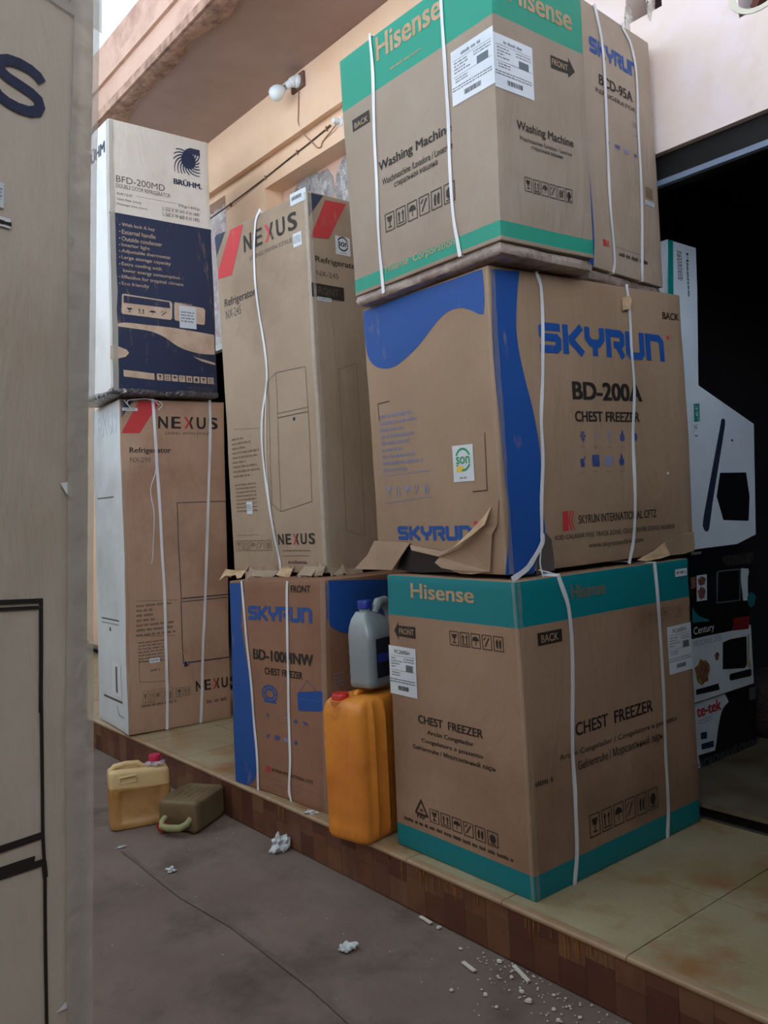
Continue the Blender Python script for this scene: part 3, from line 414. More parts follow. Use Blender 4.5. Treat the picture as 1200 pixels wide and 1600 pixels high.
TAPE = mat('clear_tape', (184, 170, 152), .2, alpha=.24, bump=.004, bscale=35, spec=.7)
TAPE_W = mat('scuffed_tape', (185, 180, 170), .3, alpha=.6, bump=.005, bscale=30, spec=.6)
TAPE_S = mat('streaky_tape', (196, 190, 180), .25, alpha=.42, bump=.006, bscale=40, spec=.7)
LABELW = mat('label_paper', (205, 212, 219), .5, col2=(191, 199, 207), nscale=4)
TEAR = INK['c2']
# ---------------------------------------------------------------- object helpers
def tag(o, label=None, cat=None, group=None, kind=None):
    if label: o['label'] = label
    if cat: o['category'] = cat
    if group: o['group'] = group
    if kind: o['kind'] = kind
    return o
def link(name, me, parent=None, smooth=None):
    o = bpy.data.objects.new(name, me); COL.objects.link(o)
    if parent:
        o.parent = parent
        wl = parent.location.copy(); pp = parent.parent
        while pp: wl += pp.location; pp = pp.parent
        if parent.type == 'EMPTY' or True:
            me.transform(Matrix.Translation(-wl))
    if smooth is not None:
        me.polygons.foreach_set('use_smooth', [True]*len(me.polygons))
        me.set_sharp_from_angle(angle=math.radians(smooth))
    return o
def recenter(o):
    me = o.data
    xs = [v.co for v in me.vertices]
    c = Vector((sum(v.x for v in xs)/len(xs), sum(v.y for v in xs)/len(xs), min(v.z for v in xs)))
    me.transform(Matrix.Translation(-c)); o.location += c
    return o
def empty(name, loc):
    o = bpy.data.objects.new(name, None); o.location = loc; o.empty_display_size = .1; COL.objects.link(o); return o
class MB:
    """collects polygons with materials, builds one mesh"""
    def __init__(s): s.v = []; s.f = []; s.m = []; s.mats = []
    def mi(s, m):
        if m not in s.mats: s.mats.append(m)
        return s.mats.index(m)
    def poly(s, pts, m):
        b = len(s.v); s.v += [tuple(p) for p in pts]; s.f.append(tuple(range(b, b+len(pts)))); s.m.append(s.mi(m))
    def mesh(s, verts, faces, m):
        b = len(s.v); s.v += [tuple(p) for p in verts]
        for f in faces: s.f.append(tuple(i+b for i in f)); s.m.append(s.mi(m))
    def box(s, x0, x1, y0, y1, z0, z1, m, rot=None, org=None):
        vs = [Vector((x, y, z)) for z in (z0, z1) for y in (y0, y1) for x in (x0, x1)]
        if rot: vs = [rot @ v for v in vs]
        if org: vs = [v+Vector(org) for v in vs]
        s.mesh(vs, [(0, 2, 3, 1), (4, 5, 7, 6), (0, 1, 5, 4), (2, 6, 7, 3), (0, 4, 6, 2), (1, 3, 7, 5)], m)
    def build(s, name, parent=None, smooth=None, merge=0, bev=0, seg=2):
        me = bpy.data.meshes.new(name); me.from_pydata(s.v, [], s.f); me.polygons.foreach_set('material_index', s.m)
        for m in s.mats: me.materials.append(m)
        if merge or bev:
            bm = bmesh.new(); bm.from_mesh(me); bmesh.ops.remove_doubles(bm, verts=bm.verts, dist=merge or 1e-5)
            bmesh.ops.recalc_face_normals(bm, faces=bm.faces)
            if bev:
                ed = [e for e in bm.edges if len(e.link_faces) == 2 and e.calc_face_angle(0) > .6]
                bmesh.ops.bevel(bm, geom=ed, offset=bev, segments=seg, profile=.5, affect='EDGES', material=-1)
            bm.to_mesh(me); bm.free()
        me.update()
        return link(name, me, parent, smooth)
def tube(mb, pts, r, m, n=8, taper=None):
    pts = [Vector(p) for p in pts]; rings = []
    prev = None
    for i, p in enumerate(pts):
        t = (pts[min(i+1, len(pts)-1)]-pts[max(i-1, 0)]).normalized()
        up = prev if prev else (Vector((0, 0, 1)) if abs(t.z) < .9 else Vector((1, 0, 0)))
        a = t.cross(up).normalized(); b = a.cross(t).normalized(); prev = b
        rr = r*(taper[i] if taper else 1)
        rings.append([p+(a*math.cos(k*math.tau/n)+b*math.sin(k*math.tau/n))*rr for k in range(n)])
    vs = [q for g in rings for q in g]
    fs = [(i*n+k, i*n+(k+1) % n, (i+1)*n+(k+1) % n, (i+1)*n+k) for i in range(len(pts)-1) for k in range(n)]
    fs += [tuple(range(n))[::-1], tuple((len(pts)-1)*n+k for k in range(n))]
    mb.mesh(vs, fs, m)
def loft(mb, rings, m, cap=True):
    n = len(rings[0]); vs = [q for g in rings for q in g]
    fs = [(i*n+k, i*n+(k+1) % n, (i+1)*n+(k+1) % n, (i+1)*n+k) for i in range(len(rings)-1) for k in range(n)]
    if cap: fs += [tuple(range(n))[::-1], tuple((len(rings)-1)*n+k for k in range(n))]
    mb.mesh(vs, fs, m)
def rrect(w, d, r, n=5):
    """rounded rectangle outline centred on the origin"""
    o = []
    for cx, cy, a0 in ((w/2-r, d/2-r, 0), (-w/2+r, d/2-r, 90), (-w/2+r, -d/2+r, 180), (w/2-r, -d/2+r, 270)):
        for k in range(n+1):
            a = math.radians(a0+90*k/n); o.append((cx+r*math.cos(a), cy+r*math.sin(a)))
    return o
# ---------------------------------------------------------------- the faces of a carton
AMP = {'FZ': .004, 'SK': .006, 'WM': .0035, 'RF': .0035, 'N2': .005, 'BD': .004, 'NX': .005, 'BH': .004, 'NB': .003, 'MA': .001, 'MB': .001, 'MC': .0015, 'SB': 0}
def disp(b, p):
    k = AMP[b]
    v = noise.noise_vector(p*2.3+Vector((7*len(b), ord(b[0]), ord(b[1]))))*k + noise.noise_vector(p*7.1)*k*.35
    v.z *= .35
    return v
class Face:
    def __init__(s, b, fc):
        c = {k: Vector(v) for k, v in CORN[b].items()}
        p, q = {'L': ('L', 'M'), 'R': ('M', 'R'), 'B': ('R', 'K'), 'S': ('K', 'L')}[fc]
        s.c = [c[p+'0'], c[q+'0'], c[q+'1'], c[p+'1']]; s.b = b
        s.w = ((s.c[1]-s.c[0]).length+(s.c[2]-s.c[3]).length)/2; s.h = ((s.c[3]-s.c[0]).length+(s.c[2]-s.c[1]).length)/2
        s.n = (s.c[1]-s.c[0]).cross(s.c[3]-s.c[0]).normalized()
    def at(s, x, y, o=0):
        u, v = x/s.w, y/s.h; c = s.c
        p = (c[0]*(1-u)+c[1]*u)*(1-v)+(c[3]*(1-u)+c[2]*u)*v
        return p+disp(s.b, p)+s.n*o
def grid_lines(w, extra=(), step=.035):
    n = max(1, round(w/step)); L = [w*i/n for i in range(n+1)]
    for e in extra:
        L = [x for x in L if abs(x-e) > step*.45 or x in (0, w)]+[e]
    return sorted(L)
def carton_body(b, m, bands=(), band_mat=None, facemats=None, step=.035, bev=.005):
    """closed box with six gridded, slightly buckled sides"""
    mb = MB(); fr = {f: Face(b, f) for f in 'LRBS'}
    for f, F in fr.items():
        us = grid_lines(F.w, (), step); vs = grid_lines(F.h, [x for bd in bands for x in bd if 0 < x < F.h], step)
        if f in 'BS': pass
        # same relative positions on every side so that the corners weld
        P = [[F.at(u, v) for u in us] for v in vs]
        for j in range(len(vs)-1):
            vm = (vs[j]+vs[j+1])/2
            mm = (facemats or {}).get(f) or (band_mat if any(lo < vm < hi for lo, hi in bands) else m)
            for i in range(len(us)-1): mb.poly([P[j][i], P[j][i+1], P[j+1][i+1], P[j+1][i]], mm)
    for lev in (0, 1):
        F = fr['L']; G = fr['R']; c = {k: Vector(v) for k, v in CORN[b].items()}
        k = str(lev); nu = len(grid_lines(F.w, (), step)); nv = len(grid_lines(G.w, (), step))
        def q(u, v):
            p = (c['L'+k]*(1-u)+c['M'+k]*u)*(1-v)+(c['K'+k]*(1-u)+c['R'+k]*u)*v
            return p+disp(b, p)
        for i in range(nu-1):
            for j in range(nv-1):
                u0, u1, v0, v1 = i/(nu-1), (i+1)/(nu-1), j/(nv-1), (j+1)/(nv-1)
                mb.poly([q(u0, v0), q(u1, v0), q(u1, v1), q(u0, v1)], m)
    me = bpy.data.meshes.new('tmp'); me.from_pydata(mb.v, [], mb.f); me.polygons.foreach_set('material_index', mb.m)
    bm = bmesh.new(); bm.from_mesh(me); bmesh.ops.remove_doubles(bm, verts=bm.verts, dist=.0006)
    bmesh.ops.recalc_face_normals(bm, faces=bm.faces)
    ed = [e for e in bm.edges if len(e.link_faces) == 2 and e.calc_face_angle(0) > .9]
    bmesh.ops.bevel(bm, geom=ed, offset=bev, segments=2, profile=.6, affect='EDGES', material=-1)
    out = MB(); out.mats = mb.mats
    bm.verts.ensure_lookup_table()
    out.v = [tuple(v.co) for v in bm.verts]; out.f = [tuple(v.index for v in f.verts) for f in bm.faces]; out.m = [f.material_index for f in bm.faces]
    bm.free(); bpy.data.meshes.remove(me)
    return out, fr
# 2D artwork --------------------------------------------------------------------------
def text2d(s, bold=0, sp=1.0):
    cu = bpy.data.curves.new('t', 'FONT'); cu.body = s; cu.size = 1; cu.space_character = sp; cu.resolution_u = 4
    ob = bpy.data.objects.new('t', cu); COL.objects.link(ob)
    dg = bpy.context.evaluated_depsgraph_get(); dg.update(); ev = ob.evaluated_get(dg); me = ev.to_mesh()
    vs = [(v.co.x, v.co.y) for v in me.vertices]; fs = [tuple(p.vertices) for p in me.polygons]
    if bold > 0:
        b = bold*.8; n = len(vs); base = vs; vs = []; f0 = fs; fs = []
        for k, (dx, dy) in enumerate(((b, b*.5), (-b, b*.5), (b, -b*.5), (-b, -b*.5), (0, 0))):
            vs += [(x+dx, y+dy) for x, y in base]; fs += [tuple(i+k*n for i in f) for f in f0]
    ev.to_mesh_clear(); bpy.data.objects.remove(ob); bpy.data.curves.remove(cu)
    return vs, fs
def fit2d(vs, x0, y0, x1, y1):
    a0 = min(v[0] for v in vs); a1 = max(v[0] for v in vs); b0 = min(v[1] for v in vs); b1 = max(v[1] for v in vs)
    return [(x0+(x-a0)/(a1-a0)*(x1-x0), y0+(y-b0)/(b1-b0)*(y1-y0)) for x, y in vs]
def cut_grid(vs, fs, step=.035):
    """split large printed shapes so that they follow the buckled board"""
    bm = bmesh.new(); bv = [bm.verts.new((x, y, 0)) for x, y in vs]
    for f in fs:
        try: bm.faces.new([bv[i] for i in f])
        except ValueError: pass
    xs = [v[0] for v in vs]; ys = [v[1] for v in vs]
    for ax, lo, hi in ((0, min(xs), max(xs)), (1, min(ys), max(ys))):
        k = math.floor(lo/step)+1
        while k*step < hi:
            co = Vector((k*step, 0, 0)) if ax == 0 else Vector((0, k*step, 0)); no = Vector((1, 0, 0)) if ax == 0 else Vector((0, 1, 0))
            bmesh.ops.bisect_plane(bm, geom=bm.verts[:]+bm.edges[:]+bm.faces[:], plane_co=co, plane_no=no, dist=1e-6); k += 1
    bm.verts.index_update()
    r = [(v.co.x, v.co.y) for v in bm.verts], [tuple(v.index for v in f.verts) for f in bm.faces]
    bm.free(); return r
def put(mb, F, vs, fs, m, off, cut=True):
    if cut and (max(v[0] for v in vs)-min(v[0] for v in vs) > .05 or max(v[1] for v in vs)-min(v[1] for v in vs) > .05): vs, fs = cut_grid(vs, fs)
    mb.mesh([F.at(x, y, off) for x, y in vs], fs, m)
def stroke2d(pts, w, closed=False):
    vs = []; fs = []; P = [Vector(p) for p in pts]
    L = []; R = []
    for i, p in enumerate(P):
        d0 = (p-P[i-1]).normalized() if i else (P[1]-p).normalized()
        d1 = (P[i+1]-p).normalized() if i < len(P)-1 else d0
        n0 = Vector((-d0.y, d0.x)); n1 = Vector((-d1.y, d1.x)); n = (n0+n1)
        n = n.normalized() if n.length > 1e-6 else n0
        k = min(2.0, 1/max(.35, n.dot(n0))); L.append(p+n*w/2*k); R.append(p-n*w/2*k)
    vs = [tuple(q) for q in L+R]; n = len(P)
    fs = [(i, n+i, n+i+1, i+1) for i in range(n-1)]
    return vs, fs
SKYL = {'S': [[(.97, .87), (.22, .87), (.13, .8), (.13, .6), (.22, .52), (.78, .52), (.87, .44), (.87, .2), (.78, .13), (.03, .13)]],
 'K': [[(.14, 1), (.14, 0)], [(.92, .97), (.42, .56), (.42, .46), (.95, .03)]],
 'Y': [[(.13, 1), (.13, .62), (.3, .45), (.7, .45), (.87, .62), (.87, 1)], [(.5, .46), (.5, 0)]],
 'R': [[(.13, 0), (.13, .87), (.78, .87), (.87, .8), (.87, .55), (.78, .46), (.4, .46)], [(.58, .48), (.9, .02)]],
 'U': [[(.13, 1), (.13, .22), (.22, .13), (.78, .13), (.87, .22), (.87, 1)]],
 'N': [[(.13, 0), (.13, .87), (.72, .87), (.87, .72), (.87, 0)]]}
def icon(mb, F, x0, y0, x1, y1, k, m, off, frame=True, glyph=None):
    w = x1-x0; h = y1-y0; t = min(w, h)*.06
    X = lambda a: x0+a*w
    Y = lambda a: y0+a*h
    g = glyph or m
    if frame:
        for r in ((x0, y0, x1, y0+t), (x0, y1-t, x1, y1), (x0, y0, x0+t, y1), (x1-t, y0, x1, y1)):
            put(mb, F, [(r[0], r[1]), (r[2], r[1]), (r[2], r[3]), (r[0], r[3])], [(0, 1, 2, 3)], m, off)
    def pl(pts): put(mb, F, [(X(a), Y(b)) for a, b in pts], [tuple(range(len(pts)))], g, off+.0001, False)
    k %= 6
    if k == 0:
        pl([(.2, .8), (.8, .8), (.65, .5), (.35, .5)]); pl([(.46, .5), (.54, .5), (.54, .25), (.46, .25)]); pl([(.3, .18), (.7, .18), (.7, .25), (.3, .25)])
    elif k == 1:
        for a in (.3, .7): pl([(a-.05, .25), (a+.05, .25), (a+.05, .65), (a-.05, .65)]); pl([(a-.13, .62), (a+.13, .62), (a, .85)])
        pl([(.15, .14), (.85, .14), (.85, .2), (.15, .2)])
    elif k == 2:
        pl([(.5+.36*math.cos(t_), .5+.3*math.sin(t_)) for t_ in [math.pi*i/8 for i in range(9)]]); pl([(.47, .5), (.53, .5), (.53, .2), (.47, .2)])
    elif k == 3:
        pl([(.2, .2), (.32, .2), (.8, .78), (.7, .84)]); pl([(.2, .6), (.45, .8), (.4, .86), (.16, .68)])
    elif k == 4:
        for a in (.28, .6): pl([(a, .2), (a+.14, .2), (a+.2, .7), (a+.08, .82), (a-.04, .55)])
    else:
        pl([(.5+.3*math.cos(t_), .5+.3*math.sin(t_)) for t_ in [math.tau*i/7 for i in range(7)]]); pl([(.2, .12), (.8, .12), (.8, .18), (.2, .18)])
def pictogram(mb, F, x0, y0, x1, y1, k, off, rnd):
    w = x1-x0; h = y1-y0; m = INK['b2'] if k in (0, 3, 4, 5, 6, 8) else INK['l']
    def pl(pts, mm=None): put(mb, F, [(x0+a*w, y0+b*h) for a, b in pts], [tuple(range(len(pts)))], mm or m, off, False)
    def disc(cx, cy, rx, ry, n=12): pl([(cx+rx*math.cos(i*math.tau/n), cy+ry*math.sin(i*math.tau/n)) for i in range(n)])
    if k == 0:
        for i in range(6):
            a = i*math.tau/6; pl([(.5, .68), (.5+.2*math.cos(a-.3), .68+.2*math.sin(a-.3)), (.5+.24*math.cos(a), .68+.24*math.sin(a)), (.5+.2*math.cos(a+.3), .68+.2*math.sin(a+.3))])
        pl([(.47, .4), (.53, .4), (.53, .6), (.47, .6)])
    elif k == 1: pl([(.38, .6), (.62, .6), (.62, .66), (.38, .66)]); pl([(.4, .74), (.6, .74), (.6, .8), (.4, .8)])
    elif k == 2: disc(.6, .82, .1, .09); disc(.42, .7, .09, .08); disc(.56, .45, .1, .08); pl([(.5, .5), (.55, .5), (.5, .7), (.45, .68)])
    elif k in (3, 8): disc(.5, .6, .22, .18); pl([(.4, .7), (.6, .7), (.55, .92), (.45, .92)])
    elif k == 4: disc(.52, .62, .24, .18); pl([(.2, .75), (.35, .88), (.5, .7), (.35, .62)])
    elif k == 5: pl([(.32, .42), (.62, .42), (.66, .75), (.3, .75)]); pl([(.6, .68), (.78, .8), (.72, .86), (.55, .74)])
    elif k == 6: pl([(.2, .46), (.26, .42), (.78, .42), (.82, .46), (.82, .86), (.78, .9), (.24, .9), (.2, .86)])
    elif k == 7: pl([(.18, .44), (.84, .44), (.84, .84), (.18, .84)])
    microtext(mb, F, x0+w*.3, y0+h*.14, x0+w*.7, y0+h*.26, 1, INK['d'], off, rnd)
def microtext(mb, F, x0, y0, x1, y1, rows, m, off, rnd, ragged=False):
    rh = (y1-y0)/rows
    for r in range(rows):
        yb = y1-(r+1)*rh+rh*.25; yt = yb+rh*(.5 if rows > 1 else .6); x = x0; end = x1 if not ragged else x0+(x1-x0)*rnd.uniform(.4, 1)
        hgt = yt-yb
        while x < end-hgt*.5:
            l = min(hgt*rnd.uniform(1.2, 4.5), end-x)
            k = int(l/(hgt*.62))+1
            for i in range(k):
                a = x+i*l/k; z = rnd.uniform(0, .3)*hgt
                put(mb, F, [(a, yb), (a+l/k*.62, yb), (a+l/k*.62, yt-z), (a, yt-z)], [(0, 1, 2, 3)], m, off, False)
            x += l+hgt*.6
def barcode(mb, F, x0, y0, x1, y1, off, rnd):
    x = x0; w = (x1-x0)/40
    while x < x1-w:
        t = w*rnd.choice((.5, .9, 1.4)); put(mb, F, [(x, y0), (x+t, y0), (x+t, y1), (x, y1)], [(0, 1, 2, 3)], INK['k'], off, False); x += t+w*rnd.choice((.5, 1))
def rect(p):
    (a, b), (c, d) = p[:2]
    return min(a, c), min(b, d), max(a, c), max(b, d)
def fullrect(mb, F, x0, y0, x1, y1, m, off): put(mb, F, [(x0, y0), (x1, y0), (x1, y1), (x0, y1)], [(0, 1, 2, 3)], m, off)
def ribbon(mb, F, pts, w, m, off=.003, th=.0012, rnd=None, outs=None):
    """a flat strap or strand lying on a face, with thickness"""
    P = []; n = len(pts)
    for i in range(n-1):
        for k in range(4):
            t = k/4; q0, q1 = Vector(pts[i][:2]), Vector(pts[i+1][:2])
            m0 = (q1-Vector(pts[max(i-1, 0)][:2]))*.5; m1 = (Vector(pts[min(i+2, n-1)][:2])-q0)*.5; L = (q1-q0).length
            m0 = m0.normalized()*L; m1 = m1.normalized()*L
            P.append((q0*(2*t**3-3*t*t+1)+m0*(t**3-2*t*t+t)+q1*(-2*t**3+3*t*t)+m1*(t**3-t*t), (pts[i][2] if len(pts[i]) > 2 else off)*(1-t)+(pts[i+1][2] if len(pts[i+1]) > 2 else off)*t))
    P.append((Vector(pts[-1][:2]), pts[-1][2] if len(pts[-1]) > 2 else off))
    rings = []
    for i, (p, o) in enumerate(P):
        d = (P[min(i+1, len(P)-1)][0]-P[max(i-1, 0)][0]).normalized(); nn = Vector((-d.y, d.x))
        ww = w*(1+.25*noise.noise(Vector((i*.35, p.x*9, 1))))/2; tw = .0015*noise.noise(Vector((i*.3, p.x*5, 4)))
        a = p+nn*ww; b = p-nn*ww
        rings.append([F.at(a.x, a.y, o+tw), F.at(b.x, b.y, o-tw), F.at(b.x, b.y, o-tw+th), F.at(a.x, a.y, o+tw+th)])
    loft(mb, rings, m)
    return rings
def wrap_strap(mb, F, pts, w, top=True, bottom=True):
    """extend a strap over the upper and lower edge of its carton"""
    r = ribbon(mb, F, pts, w, STRAP)
    for end, ring, s in ((top, r[0], 1), (bottom, r[-1], -1)):
        if not end: continue
        inn = -F.n*.14; a, b = ring[0], ring[1]; zt = Vector((0, 0, .0012))*s
        e = [ring[2], ring[3]]
        ytop = (F.h if s == 1 else 0)
        k = .0022*s
        up = Vector((0, 0, k+(F.c[3].z if s == 1 else F.c[0].z)-(a.z+b.z)/2+.0008*s))
        a2, b2 = a+up, b+up
        loft(mb, [[a, b, ring[2], ring[3]], [a2, b2, b2+zt+F.n*.001, a2+zt+F.n*.001], [a2+inn, b2+inn, b2+inn+zt, a2+inn+zt]], STRAP)
def swirl(mb, F, x0, y0, x1, y1, m, off):
    w, h = x1-x0, y1-y0
    cl = lambda a: min(1, max(0, a))
    P = lambda pts, o=0: put(mb, F, [(x0+cl(a)*w, y0+cl(b)*h) for a, b in pts], [tuple(range(len(pts)))], m, off+o, False)
    cx, cy = .55, .52
    P([(cx+.27*math.cos(t*math.tau/20), cy+.29*math.sin(t*math.tau/20)) for t in range(20)])
    P([(.3, .62), (.36, .78), (.48, .9), (.62, .97), (.98, .97), (.98, .75), (.75, .77), (.6, .74), (.5, .66)], .0001)
    for k in range(18):
        a0 = math.radians(62-k*19.5)
        L = []; R = []
        for i in range(7):
            t = i/6; r = .27+.42*t; a = a0-math.radians(8)*0+math.radians(62)*(-t)*-1*.0+math.radians(60)*t*1.0
            a = a0+math.radians(55)*t; th = .17*(1-.6*t)/(1+r)
            L.append((cx+r*math.cos(a+th/2), cy+r*math.sin(a+th/2))); R.append((cx+r*math.cos(a-th), cy+r*math.sin(a-th)))
        if k in (0, 17): continue
        for i in range(6):
            q = [L[i], L[i+1], R[i+1], R[i]]
            if all(0 <= p[0] <= 1 and 0 <= p[1] <= 1 for p in q): P(q)
def son(mb, F, x0, y0, x1, y1, ink1, off, rnd):
    fullrect(mb, F, x0, y0, x1, y1, LABELW, off)
    w, h = x1-x0, y1-y0; cx, cy, r = x0+w*.5, y0+h*.6, w*.38
    P = lambda a, b: put(mb, F, [(cx+q*r*math.cos(t), cy+q*r*math.sin(t)) for t, q in ((a, 1), (b, 1), (b, .8), (a, .8))], [(0, 1, 2, 3)], ink1, off+.0004, False)
    for k in range(24): P(k*math.tau/24, (k+1)*math.tau/24)
    fullrect(mb, F, cx-r*1.02, cy-r*.42, cx+r*1.02, cy+r*.34, LABELW, off+.0006)
    vs, fs = text2d('son', .03); put(mb, F, fit2d(vs, cx-r*.88, cy-r*.36, cx+r*.88, cy+r*.26), fs, ink1, off+.0009)
    if ink1 is INK['G']:
        put(mb, F, [(cx-r*1.0, cy-r*.95), (cx-r*.3, cy-r*1.0), (cx+r*.1, cy-r*.6), (cx-r*.7, cy-r*.5)], [(0, 1, 2, 3)], INK['Y'], off+.0008)
    microtext(mb, F, x0+w*.3, y0+h*.06, x0+w*.7, y0+h*.14, 1, INK['g'], off+.0004, rnd)
def shiplabel(mb, F, x0, y0, x1, y1, head, off, rnd):
    fullrect(mb, F, x0, y0, x1, y1, LABELW, off)
    w, h = x1-x0, y1-y0; X = lambda a: x0+a*w; Y = lambda a: y0+a*h; o = off+.0005
    if head == 'WM': microtext(mb, F, X(.25), Y(.82), X(.72), Y(.92), 1, INK['g2'], o, rnd)
    else: vs, fs = text2d(head, .02); put(mb, F, fit2d(vs, X(.22), Y(.85), X(.78), Y(.93)), fs, INK['g'], o)
    for a in (.8, .5): fullrect(mb, F, X(.05), Y(a), X(.95), Y(a+.006), INK['g'], o)
    microtext(mb, F, X(.08), Y(.55), X(.5), Y(.78), 4, INK['g'], o, rnd, True)
    microtext(mb, F, X(.55), Y(.68), X(.95), Y(.78), 2, INK['g'], o, rnd)
    fullrect(mb, F, X(.62), Y(.5), X(.88), Y(.64), INK['g2'], o)
    microtext(mb, F, X(.1), Y(.38), X(.4), Y(.48), 2, INK['k'], o, rnd)
    microtext(mb, F, X(.02), Y(.24), X(.95), Y(.34), 2, INK['k'], o, rnd)
    barcode(mb, F, X(.3), Y(.1), X(.7), Y(.19), o, rnd)
def smooth_poly(p):
    n = len(p); o = []
    P = [Vector(q) for q in p]
    def corner(i):
        a = P[i]-P[i-1]; b = P[(i+1) % n]-P[i]
        return a.length < 1e-6 or b.length < 1e-6 or a.angle(b) > .75
    for i in range(n):
        a, b = P[i], P[(i+1) % n]
        t0 = (b-P[i-1])*.5 if not corner(i) else (b-a)
        t1 = (P[(i+2) % n]-a)*.5 if not corner((i+1) % n) else (b-a)
        L = (b-a).length
        if t0.length > 1e-9: t0 = t0.normalized()*L
        if t1.length > 1e-9: t1 = t1.normalized()*L
        k = 5 if L > .02 and not (corner(i) and corner((i+1) % n)) else 1
        for j in range(k):
            t = j/k; q = a*(2*t**3-3*t*t+1)+t0*(t**3-2*t*t+t)+b*(-2*t**3+3*t*t)+t1*(t**3-t*t); o.append((q.x, q.y))
    return o
def flap(mb, F, pts, m):
    vs = [F.at(x, y, o) for x, y, o in pts]; n = len(vs); t = F.n*.003
    from mathutils.geometry import tessellate_polygon
    tri = tessellate_polygon([[Vector((p[0], p[1], 0)) for p in pts]])
    fs = [tuple(q) for q in tri]+[tuple(i+n for i in q) for q in tri]+[(i, (i+1) % n, (i+1) % n+n, i+n) for i in range(n)]
    mb.mesh(vs+[v-t for v in vs], fs, m)
# ---------------------------------------------------------------- one carton from its artwork
NXR = 'NE US'
def nexus(mb, F, x0, y0, x1, y1, off, ink1):
    w = (x1-x0)
    for i, ch in enumerate('NEXUS'):
        a = x0+w*(i*.2075); b = a+w*.155
        if ch == 'X':
            cx = (a+b)/2; t = (b-a)*.26
            put(mb, F, [(a, y1), (a+t, y1), (cx+t*.5, (y0+y1)/2), (a+t, y0), (a, y0), (cx-t*.45, (y0+y1)/2)], [(0, 1, 2, 5), (5, 2, 3, 4)], INK['r'], off)
            put(mb, F, [(b-t, y1), (b, y1), (cx+t*.85, (y0+y1)/2+.0), (b, y0), (b-t, y0), (cx+t*.1, (y0+y1)/2-t*.2), (cx+t*.1, (y0+y1)/2+t*.2)], [(0, 6, 2, 1), (6, 5, 2), (2, 5, 4, 3)], ink1, off)
        else:
            vs, fs = text2d(ch, .035); put(mb, F, fit2d(vs, a, y0, b, y1), fs, ink1, off)
